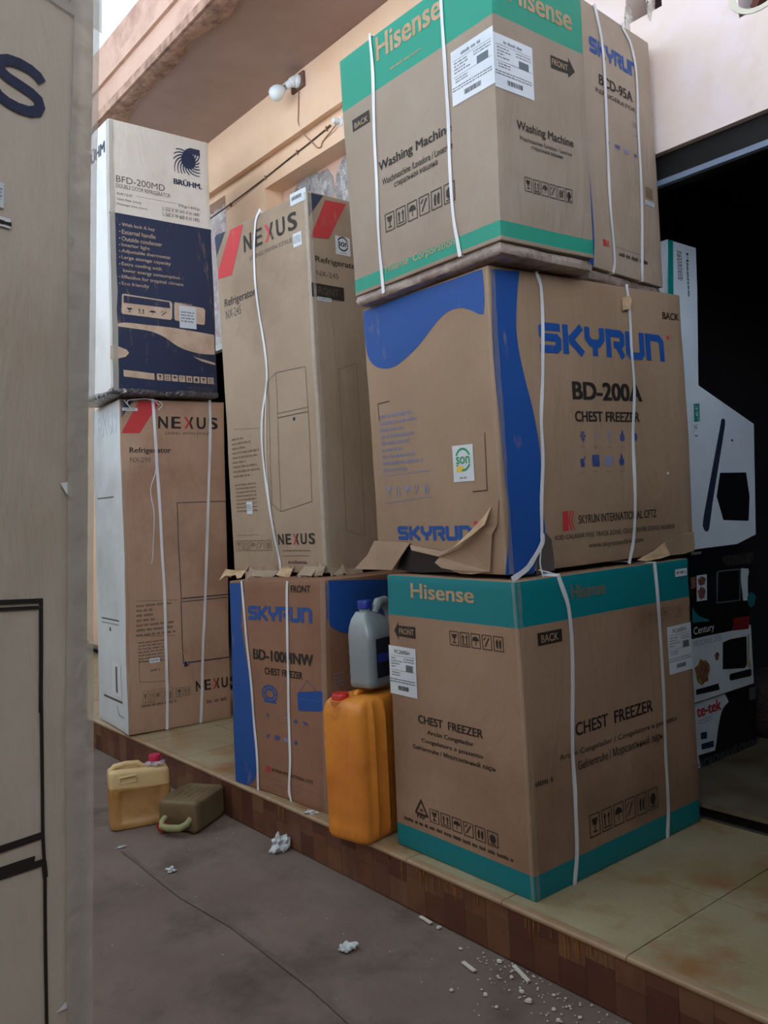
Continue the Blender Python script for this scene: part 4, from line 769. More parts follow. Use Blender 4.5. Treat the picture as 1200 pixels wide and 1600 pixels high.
def make_carton(b, name, label, cat, m, bands=(), band_mat=None, facemats=None, strap_w=.011, bev=.005, tape=(), extra=None):
    c = [Vector(CORN[b][k]) for k in ('L0', 'M0', 'R0', 'K0')]
    root = empty(name, (c[0]+c[1]+c[2]+c[3])/4); tag(root, label, cat)
    body, fr = carton_body(b, m, bands, band_mat, facemats, bev=bev)
    rnd = random.Random(b); parts = []; n = 0
    off0 = .0009
    for a in [x for x in ART if x[0] == b]:
        F = fr[a[1]]; cmd = a[2]; p = a[3]; e = a[4:]; n += 1; oo = off0+.000012*n
        mb = body; pn = None
        if len(e) and e[-1] == 'logo': mb = MB(); pn = 'logo'
        if cmd == 'T' and e[0] == 'S':
            x0, y0, x1, y1 = rect(p)
            pts = [(.92, .74), (.84, .83), (.7, .885), (.5, .905), (.3, .88), (.17, .81), (.12, .71), (.17, .61), (.3, .555), (.5, .515), (.72, .465), (.85, .40), (.89, .29), (.84, .18), (.7, .11), (.5, .09), (.3, .11), (.14, .17), (.04, .27)]
            vs, fs = stroke2d(pts, .19); put(mb, F, [(x0+x*(x1-x0), y0+y*(y1-y0)) for x, y in vs], fs, INK[e[1]], oo+.0003)
        elif cmd == 'T':
            vs, fs = text2d(e[0], e[2]); put(mb, F, fit2d(vs, *rect(p)), fs, INK[e[1]], oo+.0003)
        elif cmd == 'TV':
            vs, fs = text2d(e[0], e[2]); x0, y0, x1, y1 = rect(p)
            vs = fit2d([(y, -x) for x, y in vs], x0, y0, x1, y1); put(mb, F, vs, fs, INK[e[1]], oo+.0003)
        elif cmd in ('P', 'P2', 'W'):
            p = smooth_poly(p) if len(p) >= 9 else p
            put(mb, F, p, [tuple(range(len(p)))], INK['w'] if cmd == 'W' else INK[e[0]], oo+(.0003 if cmd == 'P2' else 0)+(.001 if cmd == 'W' else 0))
        elif cmd == 'S': vs, fs = stroke2d(p, e[0]); put(mb, F, vs, fs, INK[e[1]], oo+.0003)
        elif cmd == 'R': fullrect(mb, F, *rect(p), INK[e[0]], oo+.0002)
        elif cmd in ('I', 'I2'):
            x0, y0, x1, y1 = rect(p); k = e[0]; w = (x1-x0)/k
            for i in range(k):
                if b in ('SK', 'BD', 'RF') and a[1] != ('L' if b == 'SK' else 'x') and e[1] == 'l':
                    kk = i+(5 if any(q is a for q in [z for z in ART if z[0] == b and z[2] == 'I'][-1:]) else 0)
                    if kk < 9: pictogram(mb, F, x0+i*w+w*.05, y0, x0+(i+1)*w-w*.05, y1, kk, oo+.0004, rnd)
                    continue
                if cmd == 'I2':
                    fullrect(mb, F, x0+i*w+w*.08, y0, x0+(i+1)*w-w*.08, y1, INK[e[1]], oo); icon(mb, F, x0+i*w+w*.15, y0, x0+(i+1)*w-w*.15, y1, i, INK['n'], oo+.0004, False)
                else: icon(mb, F, x0+i*w+w*.08, y0, x0+(i+1)*w-w*.08, y1, i, INK[e[1]], oo+.0004, e[1] not in ('l', 'n') )
        elif cmd in ('MT', 'MTL'): microtext(mb, F, *rect(p), e[0], INK[e[1]], oo+.0003, rnd, cmd == 'MTL')
        elif cmd == 'MTV':
            x0, y0, x1, y1 = rect(p); rw = (x1-x0)/e[0]
            for r in range(e[0]):
                y = y1
                while y > y0:
                    l = rnd.uniform(.006, .016); fullrect(mb, F, x0+r*rw+rw*.2, max(y0, y-l), x0+r*rw+rw*.75, y, INK[e[1]], oo+.0003); y -= l+.004
        elif cmd == 'TRI':
            x0, y0, x1, y1 = rect(p); vs, fs = stroke2d([(x0, y0), ((x0+x1)/2, y1), (x1, y0), (x0, y0)], (x1-x0)*.12); put(mb, F, vs, fs, INK['k'], oo)
            vs, fs = text2d('20', .02); put(mb, F, fit2d(vs, x0+(x1-x0)*.36, y0+(y1-y0)*.18, x0+(x1-x0)*.64, y0+(y1-y0)*.42), fs, INK['k'], oo)
        elif cmd == 'SKY':
            x0, y0, x1, y1 = rect(p); w = (x1-x0)
            for i, ch in enumerate('SKYRUN'):
                a0 = x0+w*i/6; cw = w/6*.94
                for st in SKYL[ch]:
                    vs, fs = stroke2d(st, .26); put(mb, F, [(a0+x*cw, y0+y*(y1-y0)) for x, y in vs], fs, INK[e[0]], oo+.0005)
        elif cmd == 'NEX': nexus(mb, F, *rect(p), oo+.0005, INK['k'])
        elif cmd == 'SW': swirl(mb, F, *rect(p), INK[e[0]], oo+.0005)
        elif cmd == 'RED':
            x0, y0, x1, y1 = rect(p); w = x1-x0
            fullrect(mb, F, x0, y0, x0+w*.5, y1, INK['r'], oo)
            for k, (q, t) in enumerate(((.62, .12), (.86, .1))):
                vs, fs = stroke2d([(x0+w*(q+.14), y1), (x0+w*(q-.06), (y0+y1)/2), (x0+w*(q+.14), y0)], w*t); put(mb, F, vs, fs, INK['r'], oo)
        elif cmd == 'GLOBE':
            x0, y0, x1, y1 = rect(p); cx, cy = (x0+x1)/2, (y0+y1)/2; rx, ry = (x1-x0)/2, (y1-y0)/2
            for q in (.93, .55):
                vs, fs = stroke2d([(cx+q*rx*math.cos(t*math.tau/14), cy+q*ry*math.sin(t*math.tau/14)) for t in range(15)], rx*.14); put(mb, F, vs, fs, INK[e[0]], oo)
            for t in range(6):
                t = t*math.tau/6; vs, fs = stroke2d([(cx+.55*rx*math.cos(t), cy+.55*ry*math.sin(t)), (cx+.9*rx*math.cos(t), cy+.9*ry*math.sin(t))], rx*.1); put(mb, F, vs, fs, INK[e[0]], oo)
            fullrect(mb, F, x0+rx*.2, y0-ry*.06, x1-rx*.2, y0+ry*.12, INK[e[0]], oo)
        elif cmd in ('SON', 'SONB'):
            mb = MB(); pn = 'sticker'; son(mb, F, *rect(p), INK['G'] if cmd == 'SON' else INK['k'], oo+.0005, rnd)
        elif cmd == 'LB': mb = MB(); pn = 'shipping_label'; shiplabel(mb, F, *rect(p), e[0], oo+.0005, rnd)
        elif cmd in ('LBW', 'LBW2'):
            if cmd == 'LBW': lw = MB()
            x0, y0, x1, y1 = rect(p)
            if cmd == 'LBW': x1 = F.w+.0012
            else: x0 = -.0012
            shiplabel(lw, F, x0, y0, x1, y1, 'WM', oo+.0005, rnd)
            if cmd == 'LBW2': parts.append(('shipping_label', lw))
        elif cmd == 'LS':
            mb = MB(); pn = 'sticker'; x0, y0, x1, y1 = rect(p); fullrect(mb, F, x0, y0, x1, y1, LABELW, oo+.0006)
            microtext(mb, F, x0+(x1-x0)*.1, y0+(y1-y0)*.25, x1-(x1-x0)*.1, y1-(y1-y0)*.2, 1 if (x1-x0) > 2*(y1-y0) else 4, INK['k'], oo+.0011, rnd)
        elif cmd == 'LV':
            mb = MB(); pn = 'sticker'; x0, y0, x1, y1 = rect(p); fullrect(mb, F, x0, y0, x1, y1, INK['w'], oo+.0006)
            fullrect(mb, F, x0+(x1-x0)*.4, y0+.02, x0+(x1-x0)*.62, y1-.02, INK['g2'], oo+.0011)
        elif cmd == 'LK':
            mb = MB(); pn = 'sticker'; x0, y0, x1, y1 = rect(p); fullrect(mb, F, x0, y0, x1, y1, INK['w'], oo+.0006)
            xm, ym = (x0+x1)/2+(x1-x0)*.12, (y0+y1)/2
            for q in (((xm-.004, y0+.004), (xm+.006, y1-.005)), ((xm+.006, y0+.004), (xm-.004, y1-.005)), ((xm-.012, ym), (xm, ym))):
                vs, fs = stroke2d(q, .002); put(mb, F, vs, fs, INK['k'], oo+.0011)
        elif cmd == 'TAPE':
            mb = MB(); pn = 'tape'; x0, y0, x1, y1 = rect(p); x1 = F.w+.001; put(mb, F, [(max(.02, x0-.3), y0+.03), (x1, y0), (x1, F.h), (max(.02, x0-.3), F.h)], [(0, 1, 2, 3)], TAPE_W, oo+.001)
            for k in range(16):
                xx = x0-.05+(x1-x0+.03)*k/16; vs, fs = stroke2d([(xx, F.h-.002), (xx+.006, y0+.012)], .0012); put(mb, F, vs, fs, INK['g2'], oo+.0014)
        elif cmd == 'BG': fullrect(mb, F, .002, .002, F.w-.002, F.h-.002, INK[e[0] if e[0] != 'K' else 'K2'], .0005)
        elif cmd == 'BLOB':
            x0, y0, x1, y1 = rect(p); cx, cy = (x0+x1)/2, (y0+y1)/2
            put(mb, F, [(cx+(x1-x0)/2*(1+.18*math.sin(t*2.3))*math.cos(t*math.tau/14), cy+(y1-y0)/2*(1+.12*math.cos(t*3.1))*math.sin(t*math.tau/14)) for t in range(14)], [tuple(range(14))], INK[e[0]], oo)
        elif cmd == 'ST':
            mb = MB(); pn = 'strap'; wrap_strap(mb, F, p, strap_w, p[0][1] > F.h*.9, p[-1][1] < F.h*.1)
        elif cmd == 'STN': mb = MB(); pn = 'strap'; ribbon(mb, F, p, .004, STRAP, .006)
        elif cmd == 'STN3': mb = MB(); pn = 'strap_end'; ribbon(mb, F, p, .004, STRAP)
        elif cmd == 'STX': mb = MB(); pn = 'strap_end'; ribbon(mb, F, p, .016, STRAP)
        elif cmd == 'STT': mb = MB(); pn = 'loose_thread'; ribbon(mb, F, p, .002, INK['c2'], .006)
        elif cmd == 'FL': mb = MB(); pn = 'torn_flap'; flap(mb, F, p, m if e[0] == 'c' else TEAR)
        if pn: parts.append((pn, mb))
    body.build('carton', root, smooth=50)
    for pn, mb in parts:
        if mb.v: mb.build(pn, root, smooth=35 if pn in ('strap', 'strap_end') else None)
    for (fa, xa, xb, fb, ya, yb, tm) in tape:
        mb = MB(); rn = random.Random(3)
        if fa:
            F = fr[fa]; ys = [F.h*(.004+.992*i/30) for i in range(31)]
            for i in range(30):
                w0 = xa*(1+.2*noise.noise(Vector((i*.4, 2, xa)))); w1 = xa*(1+.2*noise.noise(Vector(((i+1)*.4, 2, xa))))
                mb.poly([F.at(F.w-w0, ys[i], .0026), F.at(F.w-.002, ys[i], .0026), F.at(F.w-.002, ys[i+1], .0026), F.at(F.w-w1, ys[i+1], .0026)], tm)
        if fb:
            F = fr[fb]; ys = [F.h*(.004+.992*i/30) for i in range(31)]
            for i in range(30):
                w0 = xb*(1+.2*noise.noise(Vector((i*.4, 8, xb)))); w1 = xb*(1+.2*noise.noise(Vector(((i+1)*.4, 8, xb))))
                mb.poly([F.at(.002, ys[i], .0026), F.at(w0, ys[i], .0026), F.at(w1, ys[i+1], .0026), F.at(.002, ys[i+1], .0026)], tm)
        mb.build('corner_tape', root, smooth=60)
    return root, fr
# ================================================================ STRUCTURE
def struct(mb, name, **k):
    o = mb.build(name, **k); o['kind'] = 'structure'; return o
HP, WY, ZS = .167, 1.021, 3.836
# --- ground
g_m = mat('ground_cement', (114, 99, 91), .8, col2=(98, 83, 77), nscale=1.6, col3=(70, 57, 53), n3=2.2, lo3=.50, hi3=.70, bump=.006, bscale=14)
mb = MB(); nx, ny = 90, 60; X0, X1, Y0, Y1 = -9, 3, -5, .05
gv = []
for j in range(ny+1):
    for i in range(nx+1):
        x, y = X0+(X1-X0)*i/nx, Y0+(Y1-Y0)*j/ny; gv.append((x, y, .003*noise.noise(Vector((x*1.3, y*1.3, 0)))-.003))
mb.mesh(gv, [(j*(nx+1)+i, j*(nx+1)+i+1, (j+1)*(nx+1)+i+1, (j+1)*(nx+1)+i) for j in range(ny) for i in range(nx)], g_m)
mb.box(-30, X0, -30, 1, -.1, -.003, g_m); mb.box(X0, 20, -30, Y0, -.1, -.003, g_m); mb.box(X1, 20, Y0, .05, -.1, -.003, g_m)
struct(mb, 'floor', smooth=40)
# filled joint across the cement
mb = MB(); jm = mat('joint_cement', (110, 96, 88), .85, col2=(94, 80, 74), nscale=9, nlo=.35, nhi=.6)
jp = [(-3.4, -.50), (-2.83, -.515), (-2.5, -.49), (-2.27, -.495), (-2.01, -.503), (-1.8, -.522), (-1.2, -.53)]
vs, fs = stroke2d(jp, .016); mb.mesh([(x, y, .0012) for x, y in vs], fs, jm)
struct(mb, 'trim_1')
# --- porch platform: riser tiles, nosing, glazed floor tiles
tile = mat('glazed_tile', (161, 151, 124), .28, col2=(143, 128, 98), nscale=2.2, nlo=.4, nhi=.7, col3=(142, 104, 68), n3=3.2, lo3=.50, hi3=.66, bump=.0008, bscale=60, spec=.45)
grout = mat('grout', (90, 77, 64), .9)
mb = MB(); mb.box(-9, 3, .012, 1.0, 0.001, HP-.006, grout)
rs = random.Random(11)
tx = [-1.323+k*.43 for k in range(-18, 11)]; ty = [.0, .4345, .969]
for i in range(len(tx)-1):
    for j in range(2):
        mb.box(tx[i]+.0018, tx[i+1]-.0018, ty[j]+(.022 if j == 0 else .0018), ty[j+1]-.0018, HP-.006, HP, tile)
struct(mb, 'trim_2')
nose = mat('nosing_tile', (154, 132, 104), .35, col2=(138, 112, 84), nscale=5, bump=.001, bscale=30)
mb = MB()
for i in range(len(tx)-1):
    r0, r1 = tx[i]+.0012, tx[i+1]-.0012
    prof = [(.023, HP-.016), (-.004, HP-.016), (-.008, HP-.012), (-.007, HP-.004), (-.002, HP), (.022, HP)]
    loft(mb, [[(r0, y, z) for y, z in prof], [(r1, y, z) for y, z in prof]], nose)
struct(mb, 'trim_3', smooth=60)
rcols = [(104, 66, 48), (94, 58, 42), (114, 76, 56), (98, 64, 50), (88, 52, 40), (108, 72, 52), (112, 80, 60), (84, 50, 38)]
rm = [mat('riser_tile_%d' % i, c, .45, col2=(74, 45, 36), nscale=9, nlo=.45, nhi=.8, bump=.001, bscale=30) for i, c in enumerate(rcols)]
mb = MB(); x = -9; col = 0
while x < 2.9:
    w = .092; zsplit = .085+(.0 if col % 2 else .028)
    for z0, z1 in ((.002, zsplit-.0004), (zsplit+.0004, HP-.016)):
        mb.box(x+.0005, x+w-.0005, -.002-rs.uniform(0, .001), .014, z0, z1, rs.choice(rm))
    x += w; col += 1
struct(mb, 'trim_4')
# rust-coloured drips that ran down the riser
drip = mat('orange_drip', (154, 106, 44), .5, col2=(122, 80, 36), nscale=20, alpha=.6)
mb = MB(); rd = random.Random(4)
for cx, w, k in ((-2.25, .09, 5), (-2.13, .1, 7), (-2.0, .12, 6), (-1.62, .10, 5), (-1.50, .11, 9), (-1.41, .05, 5), (-2.95, .1, 4), (-1.85, .07, 3)):
    for i in range(k):
        x = cx+rd.uniform(-w/2, w/2); l = rd.uniform(.02, .07); ww = rd.uniform(.002, .006)
        mb.poly([(x-ww, -.0045, HP-.017), (x-ww*.4, -.0045, HP-.017-l), (x+ww*.4, -.0045, HP-.017-l), (x+ww, -.0045, HP-.017)], drip)
struct(mb, 'trim_5')
# --- shop interior (darkness put into the wall colour): raised slab, walls, ceiling
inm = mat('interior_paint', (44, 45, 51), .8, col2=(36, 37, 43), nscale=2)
sl = mat('shop_slab', (107, 99, 82), .5, col2=(90, 78, 62), nscale=4, col3=(74, 58, 48), n3=5)
mb = MB(); mb.box(-9, 3, .965, 7, .205, .222, sl); mb.box(-9, 3, 1.0, 7, .001, .205, mat('sill_dark', (21, 17, 15), .8)); struct(mb, 'floor')  # near-black riser colour stands for the shade under the slab lip
mb = MB(); mb.box(-6.5, 3, .958, .966, HP, HP+.008, mat('sill_rail', (107, 102, 96), .35, metal=.8)); struct(mb, 'trim_6')
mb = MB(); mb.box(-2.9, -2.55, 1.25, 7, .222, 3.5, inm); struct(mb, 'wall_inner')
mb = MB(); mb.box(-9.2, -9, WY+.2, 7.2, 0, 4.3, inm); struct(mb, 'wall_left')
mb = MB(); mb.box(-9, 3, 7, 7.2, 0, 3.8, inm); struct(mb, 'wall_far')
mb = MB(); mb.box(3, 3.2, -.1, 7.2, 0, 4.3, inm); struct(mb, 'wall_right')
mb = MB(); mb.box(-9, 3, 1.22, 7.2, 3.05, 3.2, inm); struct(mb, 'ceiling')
# --- front wall of the shop with its openings
peach = mat('peach_paint', (236, 205, 174), .5, col2=(230, 195, 162), nscale=2.5, col3=(226, 196, 174), n3=1.4, lo3=.5, hi3=.75, bump=.004, bscale=9, spec=.4)
gloss = mat('peach_gloss_paint', (230, 210, 198), .28, col2=(234, 220, 220), nscale=3.0, nlo=.42, nhi=.62, col3=(208, 164, 132), n3=1.1, lo3=.6, hi3=.85, bump=.012, bscale=4.5, spec=.55)
holes = [(-6.3, -4.98, HP, 3.47), (-4.485, -3.05, 2.75, 3.35), (-2.45, 2.2, HP, 2.587), (-1.865, -1.715, 3.108, 3.32), (-1.43, -1.28, 2.925, 3.14)]  # leftmost opening reaches the floor, added to darken the gap between boxes
xs = sorted({-9, 3, -2.3}|{h for q in holes for h in q[:2]}); zs = sorted({HP, ZS+.5}|{h for q in holes for h in q[2:]})
mb = MB(); T = .2
def solid(xm, zm): return not any(a < xm < b and c < zm < d for a, b, c, d in holes)
for i in range(len(xs)-1):
    for j in range(len(zs)-1):
        xm, zm = (xs[i]+xs[i+1])/2, (zs[j]+zs[j+1])/2
        if not solid(xm, zm): continue
        m_ = gloss if xm > -2.3 else peach
        a, b, c, d = xs[i], xs[i+1], zs[j], zs[j+1]
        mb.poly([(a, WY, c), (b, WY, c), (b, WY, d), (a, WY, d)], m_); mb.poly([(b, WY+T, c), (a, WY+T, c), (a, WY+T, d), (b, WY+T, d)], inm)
        if i and not solid((xs[i-1]+a)/2, zm): mb.poly([(a, WY+T, c), (a, WY, c), (a, WY, d), (a, WY+T, d)], m_)
        if i < len(xs)-2 and not solid((b+xs[i+2])/2, zm): mb.poly([(b, WY, c), (b, WY+T, c), (b, WY+T, d), (b, WY, d)], m_)
        if j and not solid(xm, (zs[j-1]+c)/2): mb.poly([(a, WY, c), (a, WY+T, c), (b, WY+T, c), (b, WY, c)], m_)
        if j < len(zs)-2 and not solid(xm, (d+zs[j+2])/2): mb.poly([(a, WY+T, d), (a, WY, d), (b, WY, d), (b, WY+T, d)], m_)
struct(mb, 'wall_back')
# beam under the soffit
mb = MB(); bx = [-9+.25*i for i in range(0, 28)]
def bz(x): return 3.508+.004*noise.noise(Vector((x*5, 0, 0)))
prof = []
loft(mb, [[(x, WY-.055, bz(x)), (x, WY-.055, ZS), (x, WY+.002, ZS), (x, WY+.002, bz(x)+.012)] for x in bx], peach)
struct(mb, 'trim_7', smooth=40)
# beam edge above the dark shop opening
mb = MB(); mb.box(-2.45, 2.2, WY+.03, WY+.16, 2.50, 2.587, mat('shutter_housing', (9, 9, 11), .7)); struct(mb, 'trim_8')
mb = MB(); mb.box(-2.45, 2.2, WY+.025, WY+.05, 2.478, 2.498, mat('shutter_rail', (120, 134, 156), .35)); struct(mb, 'trim_9')
# soffit slab and its fascia
sof = mat('soffit_paint', (160, 136, 128), .4, col2=(147, 121, 111), nscale=1.2, col3=(165, 142, 140), n3=1.6, lo3=.5, hi3=.8, bump=.004, bscale=6, spec=.4)
fas = mat('fascia_paint', (200, 168, 150), .6, col2=(184, 152, 134), nscale=2, col3=(154, 116, 102), n3=3, bump=.006, bscale=12)
mb = MB(); mb.box(-14, 3.2, .30, WY+.3, ZS, 4.05, sof); struct(mb, 'ceiling')
mb = MB(); mb.box(-14, 3.2, .245, .300, ZS-.0, 4.24, fas); struct(mb, 'wall_fascia')
# ragged plaster bead along the soffit edge
mb = MB(); rb = random.Random(9); bead = mat('ragged_plaster', (178, 146, 126), .8, col2=(128, 100, 90), nscale=14, bump=.01, bscale=30)
L = []
for i in range(150):
    x = -7.5+i*.04; d = .05+.05*noise.noise(Vector((x*3.1, 0, 0)))+.03*noise.noise(Vector((x*11, 0, 0))); L.append([(x, .25, ZS-.0), (x, .25, ZS-.022), (x, .29, ZS-.028), (x, .30+max(.01, d), ZS-.012), (x, .305+max(.01, d), ZS)])
loft(mb, L, bead); struct(mb, 'trim_10', smooth=50)
mb = MB(); mb.box(-14, 3.2, .225, .246, 4.0, 4.07, fas); mb.box(-14, 3.2, .232, .246, ZS-.02, ZS+.03, bead); struct(mb, 'trim_11')
# broken ventilation block inside the wall opening
rough = mat('raw_concrete', (176, 174, 174), .95, col2=(132, 129, 130), nscale=7, col3=(205, 203, 200), n3=9, lo3=.55, hi3=.62, bump=.03, bscale=45)
def lump(mb, cx, cz, w, h, y, m, seed, depth=.03):
    r = random.Random(seed); n = 26; rings = []
    for q, dy in ((1.0, 0), (.93, -depth*.7), (.6, -depth), (.2, -depth*1.05)):
        rings.append([(cx+w/2*q*(1+.16*noise.noise(Vector((k*.9, seed, q))))*math.cos(k*math.tau/n)*1.15, y+dy+.008*noise.noise(Vector((k*.7, seed*2, q*4))), cz+h/2*q*(1+.16*noise.noise(Vector((k*.9, seed+9, q))))*math.sin(k*math.tau/n)*1.15) for k in range(n)])
    loft(mb, rings, m)
mb = MB(); mb.box(-4.48, -3.05, WY+.13, WY+.17, 2.75, 3.35, mat('pale_peach', (210, 179, 160), .7, col2=(196, 160, 140), nscale=5)); struct(mb, 'wall_recess')
mb = MB()
for cx, cz, w, h, s in ((-4.20, 3.19, .40, .30, 1), (-4.03, 3.22, .16, .20, 5), (-3.74, 3.17, .34, .34, 2), (-3.4, 3.2, .3, .26, 3)): lump(mb, cx, cz, w, h, WY+.128, rough, s, .012)
struct(mb, 'trim_12', smooth=60)
# breeze-block holes in the glossy wall at the right
pale = mat('broken_plaster', (207, 199, 191), .85, col2=(176, 160, 144), nscale=25, bump=.012, bscale=50)
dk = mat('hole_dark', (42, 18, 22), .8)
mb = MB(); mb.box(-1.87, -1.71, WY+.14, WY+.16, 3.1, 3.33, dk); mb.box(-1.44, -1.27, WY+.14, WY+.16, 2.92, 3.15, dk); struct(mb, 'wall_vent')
mb = MB(); lump(mb, -1.765, 3.15, .02, .14, WY+.02, pale, 21, .03); lump(mb, -1.862, 3.12, .02, .12, WY+.02, pale, 22, .03)
pr = mat('cream_block', (216, 214, 196), .6, bump=.003, bscale=20)
n = 28; cx, cz = -1.355, 3.0
loft(mb, [[(cx+(a*.105)*math.cos(k*math.tau/n), WY+y, cz+a*.085*math.sin(k*math.tau/n)) for k in range(n)] for a, y in ((1, .1), (1, -.004), (.82, -.004), (.8, .1))], pr, cap=False)
mb.box(-.012, .012, WY-.002, WY+.03, -.06, .06, mat('brown_bar', (90, 42, 34), .6), rot=Matrix.Rotation(math.radians(35), 3, 'Y'), org=(-1.345, 0, 2.985))
struct(mb, 'trim_13', smooth=50)
# transom window with a pale curtain, left
mb = MB(); cur = mat('net_curtain', (201, 195, 196), .8, col2=(185, 154, 168), nscale=7, nlo=.45, nhi=.6, col3=(216, 218, 216), n3=14, lo3=.5, hi3=.6, bump=.01, bscale=60)
pts = []; nn = 80
rings = [[(-6.3+1.36*i/nn, WY+.08+.012*math.sin(i*.9), z) for i in range(nn+1)] for z in (2.545, 2.9, 3.2, 3.47)]
mb.mesh([p for r in rings for p in r], [(j*(nn+1)+i, j*(nn+1)+i+1, (j+1)*(nn+1)+i+1, (j+1)*(nn+1)+i) for j in range(3) for i in range(nn)], cur)
mb.build('curtain', smooth=60); tag(bpy.data.objects['curtain'], 'pale pinkish net curtain in the high window behind the tall boxes', 'curtain')
mb = MB(); mb.box(-6.3, -4.98, WY+.06, WY+.11, 2.50, 2.54, mat('white_frame', (208, 208, 212), .4)); struct(mb, 'window_1')
# unseen walls around the camera, added to screen the low sky
screen_m = mat('yard_wall', (106, 94, 84), .9, col2=(90, 78, 68), nscale=2)
mb = MB(); mb.box(-9, 3.4, -2.95, -2.75, 0, 2.5, screen_m); struct(mb, 'wall_yard')
mb = MB(); mb.box(1.6, 1.8, -2.75, 1.0, 0, 2.6, screen_m); struct(mb, 'wall_side')
mb = MB(); mb.box(-9.2, -9, -2.75, .2, 0, 2.6, screen_m); struct(mb, 'wall_end')
# unseen pale slabs, added to throw sunlight back under the canopy
bounce_top_m = mat('pale_roof', (223, 228, 236), .8); bounce_side_m = mat('pale_facade', (224, 228, 234), .85)
mb = MB(); mb.box(-9, 1.8, -9.5, -2.95, 2.42, 2.5, bounce_top_m); mb.box(1.8, 4.6, -9.5, 1.0, 2.5, 2.58, bounce_top_m); struct(mb, 'ceiling_yard')
mb = MB(); mb.box(-9, 4.8, -9.7, -9.5, 0, 5.6, bounce_side_m); mb.box(4.6, 4.8, -9.5, 2, 0, 8, bounce_side_m); struct(mb, 'wall_facade')
mb = MB(); mb.box(-.3, .5, .05, .93, HP, 2.2, screen_m); mb.box(.3, .9, -1.25, 0, 0, 2.25, screen_m); struct(mb, 'wall_pier')  # unseen blocks, added to keep the lower right in shade
# ================================================================ CARTONS
def bandv(b):
    for a in ART:
        if a[0] == b and a[2] in ('BANDV', 'NAVV'): return a[3]
v = bandv('FZ'); fz, FF = make_carton('FZ', 'chest_freezer_box', 'brown chest freezer box with teal bands top and bottom standing on the porch tiles', 'box', CB['FZ'],
    [(v[0][1], 9), (-1, v[1][1])], TEALF, strap_w=.016, tape=[('L', .014, .018, 'R', 0, 0, TAPE)])
sk, FS = make_carton('SK', 'chest_freezer_box', 'big freezer box with blue wave print and torn corner stacked on the teal banded box', 'box', CB['SK'], strap_w=.013, bev=.007, tape=[('L', .012, .022, 'R', 0, 0, TAPE)])
v = bandv('WM'); wm, FW = make_carton('WM', 'washing_machine_box', 'washing machine box with green bands and white corner label topping the right hand stack', 'box', CB['WM'],
    [(v[0][1], 9), (.012, v[1][1])], TEALG, strap_w=.013)
rf, FR = make_carton('RF', 'refrigerator_box', 'small brown fridge box with blue lettering wedged behind the washing machine box at the top', 'box', CB['RF'], strap_w=.013)
n2, FN = make_carton('N2', 'refrigerator_box', 'tall tan fridge box with frayed bottom standing on the small blue printed freezer box', 'box', CB['N2'], bev=.010,
    strap_w=.014, tape=[('L', .022, .018, 'R', 0, 0, TAPE_S)])
bd, FB = make_carton('BD', 'chest_freezer_box', 'small chest freezer box with blue side stripe beside the orange jerrycan', 'box', CB['BD'], bev=.006, strap_w=.014,
    tape=[('L', .03, .015, 'R', 0, 0, TAPE)])
nx_, FX = make_carton('NX', 'refrigerator_box', 'brown fridge box with whitish left side standing on the platform under the navy printed box', 'box', CB['NX'], facemats={'L': CB['NXL']}, bev=.007, strap_w=.015,
    tape=[('L', .0, .02, 'R', 0, 0, TAPE)])
# BRUHM box: navy lower part on the R side, white narrow side
v = bandv('BH'); bh, FH = make_carton('BH', 'refrigerator_box', 'pale fridge box with navy printed lower half and swirl logo topping the left stack', 'box', CB['BH'],
    [(-1, v[0][1])], INK['n'], facemats={'L': CB['BHL']}, bev=.007, tape=[('L', .03, .03, 'R', 0, 0, TAPE_W)])
nb, FNB = make_carton('NB', 'refrigerator_box', 'close tall brown box with line drawing filling the left edge of the view', 'box', CB['NB'], bev=.016,
    tape=[('R', .03, 0, None, 0, 0, TAPE_W)])
# plastic wrapped foam base under the washing machine box
def base_pad(root, b, z0, z1, inset, m, name):
    c = {k: Vector(CORN[b][k+'0']) for k in 'LMRK'}; ctr = (c['L']+c['R'])/2; mb = MB()
    rings = []
    for z, q in ((z0, inset+.014), (z0+.004, inset+.004), ((z0+z1)/2, inset), (z1-.003, inset+.006), (z1, inset+.012)):
        ring = []
        ks = ('L', 'M', 'R', 'K')
        for i in range(4):
            a, d = c[ks[i]], c[ks[(i+1) % 4]]
            for k in range(14):
                p = a.lerp(d, k/14); p = p+(ctr-p).normalized()*q; p = p+noise.noise_vector(p*14+Vector((0, 0, z*9)))*.006
                ring.append((p.x, p.y, z))
        rings.append(ring)
    loft(mb, rings, m); return mb.build(name, root, smooth=50)
pad = mat('shrink_wrapped_foam', (154, 138, 130), .25, col2=(119, 103, 94), nscale=9, bump=.01, bscale=25, spec=.6)
zt = max(Vector(CORN['SK'][k]).z for k in ('L1', 'M1', 'R1'))
base_pad(wm, 'WM', 2.047, 2.083, .004, pad, 'wrapped_base')
base_pad(rf, 'RF', 2.047, 2.083, .010, pad, 'wrapped_base')
# crumpled film round the foot of the navy box
film = mat('crumpled_film', (58, 58, 64), .18, col2=(166, 162, 158), nscale=22, nlo=.6, nhi=.72, bump=.02, bscale=30, spec=.8)  # pale flecks in the colour are painted highlights on dark film
base_pad(bh, 'BH', 2.024, 2.062, -.004, film, 'crumpled_film')
# knotted strap ends hanging between the two left boxes
mb = MB(); F = FX['R']
for q in (((.02, 1.83, .02), (.05, 1.79, .03), (.03, 1.82, .04), (.08, 1.835, .035), (.16, 1.838, .03), (.21, 1.81, .02)), ((.15, 1.838, .03), (.19, 1.83, .04), (.22, 1.81, .04), (.2, 1.78, .03))):
    ribbon(mb, F, q, .004, STRAP)
mb.build('strap_end', nx_, smooth=40)
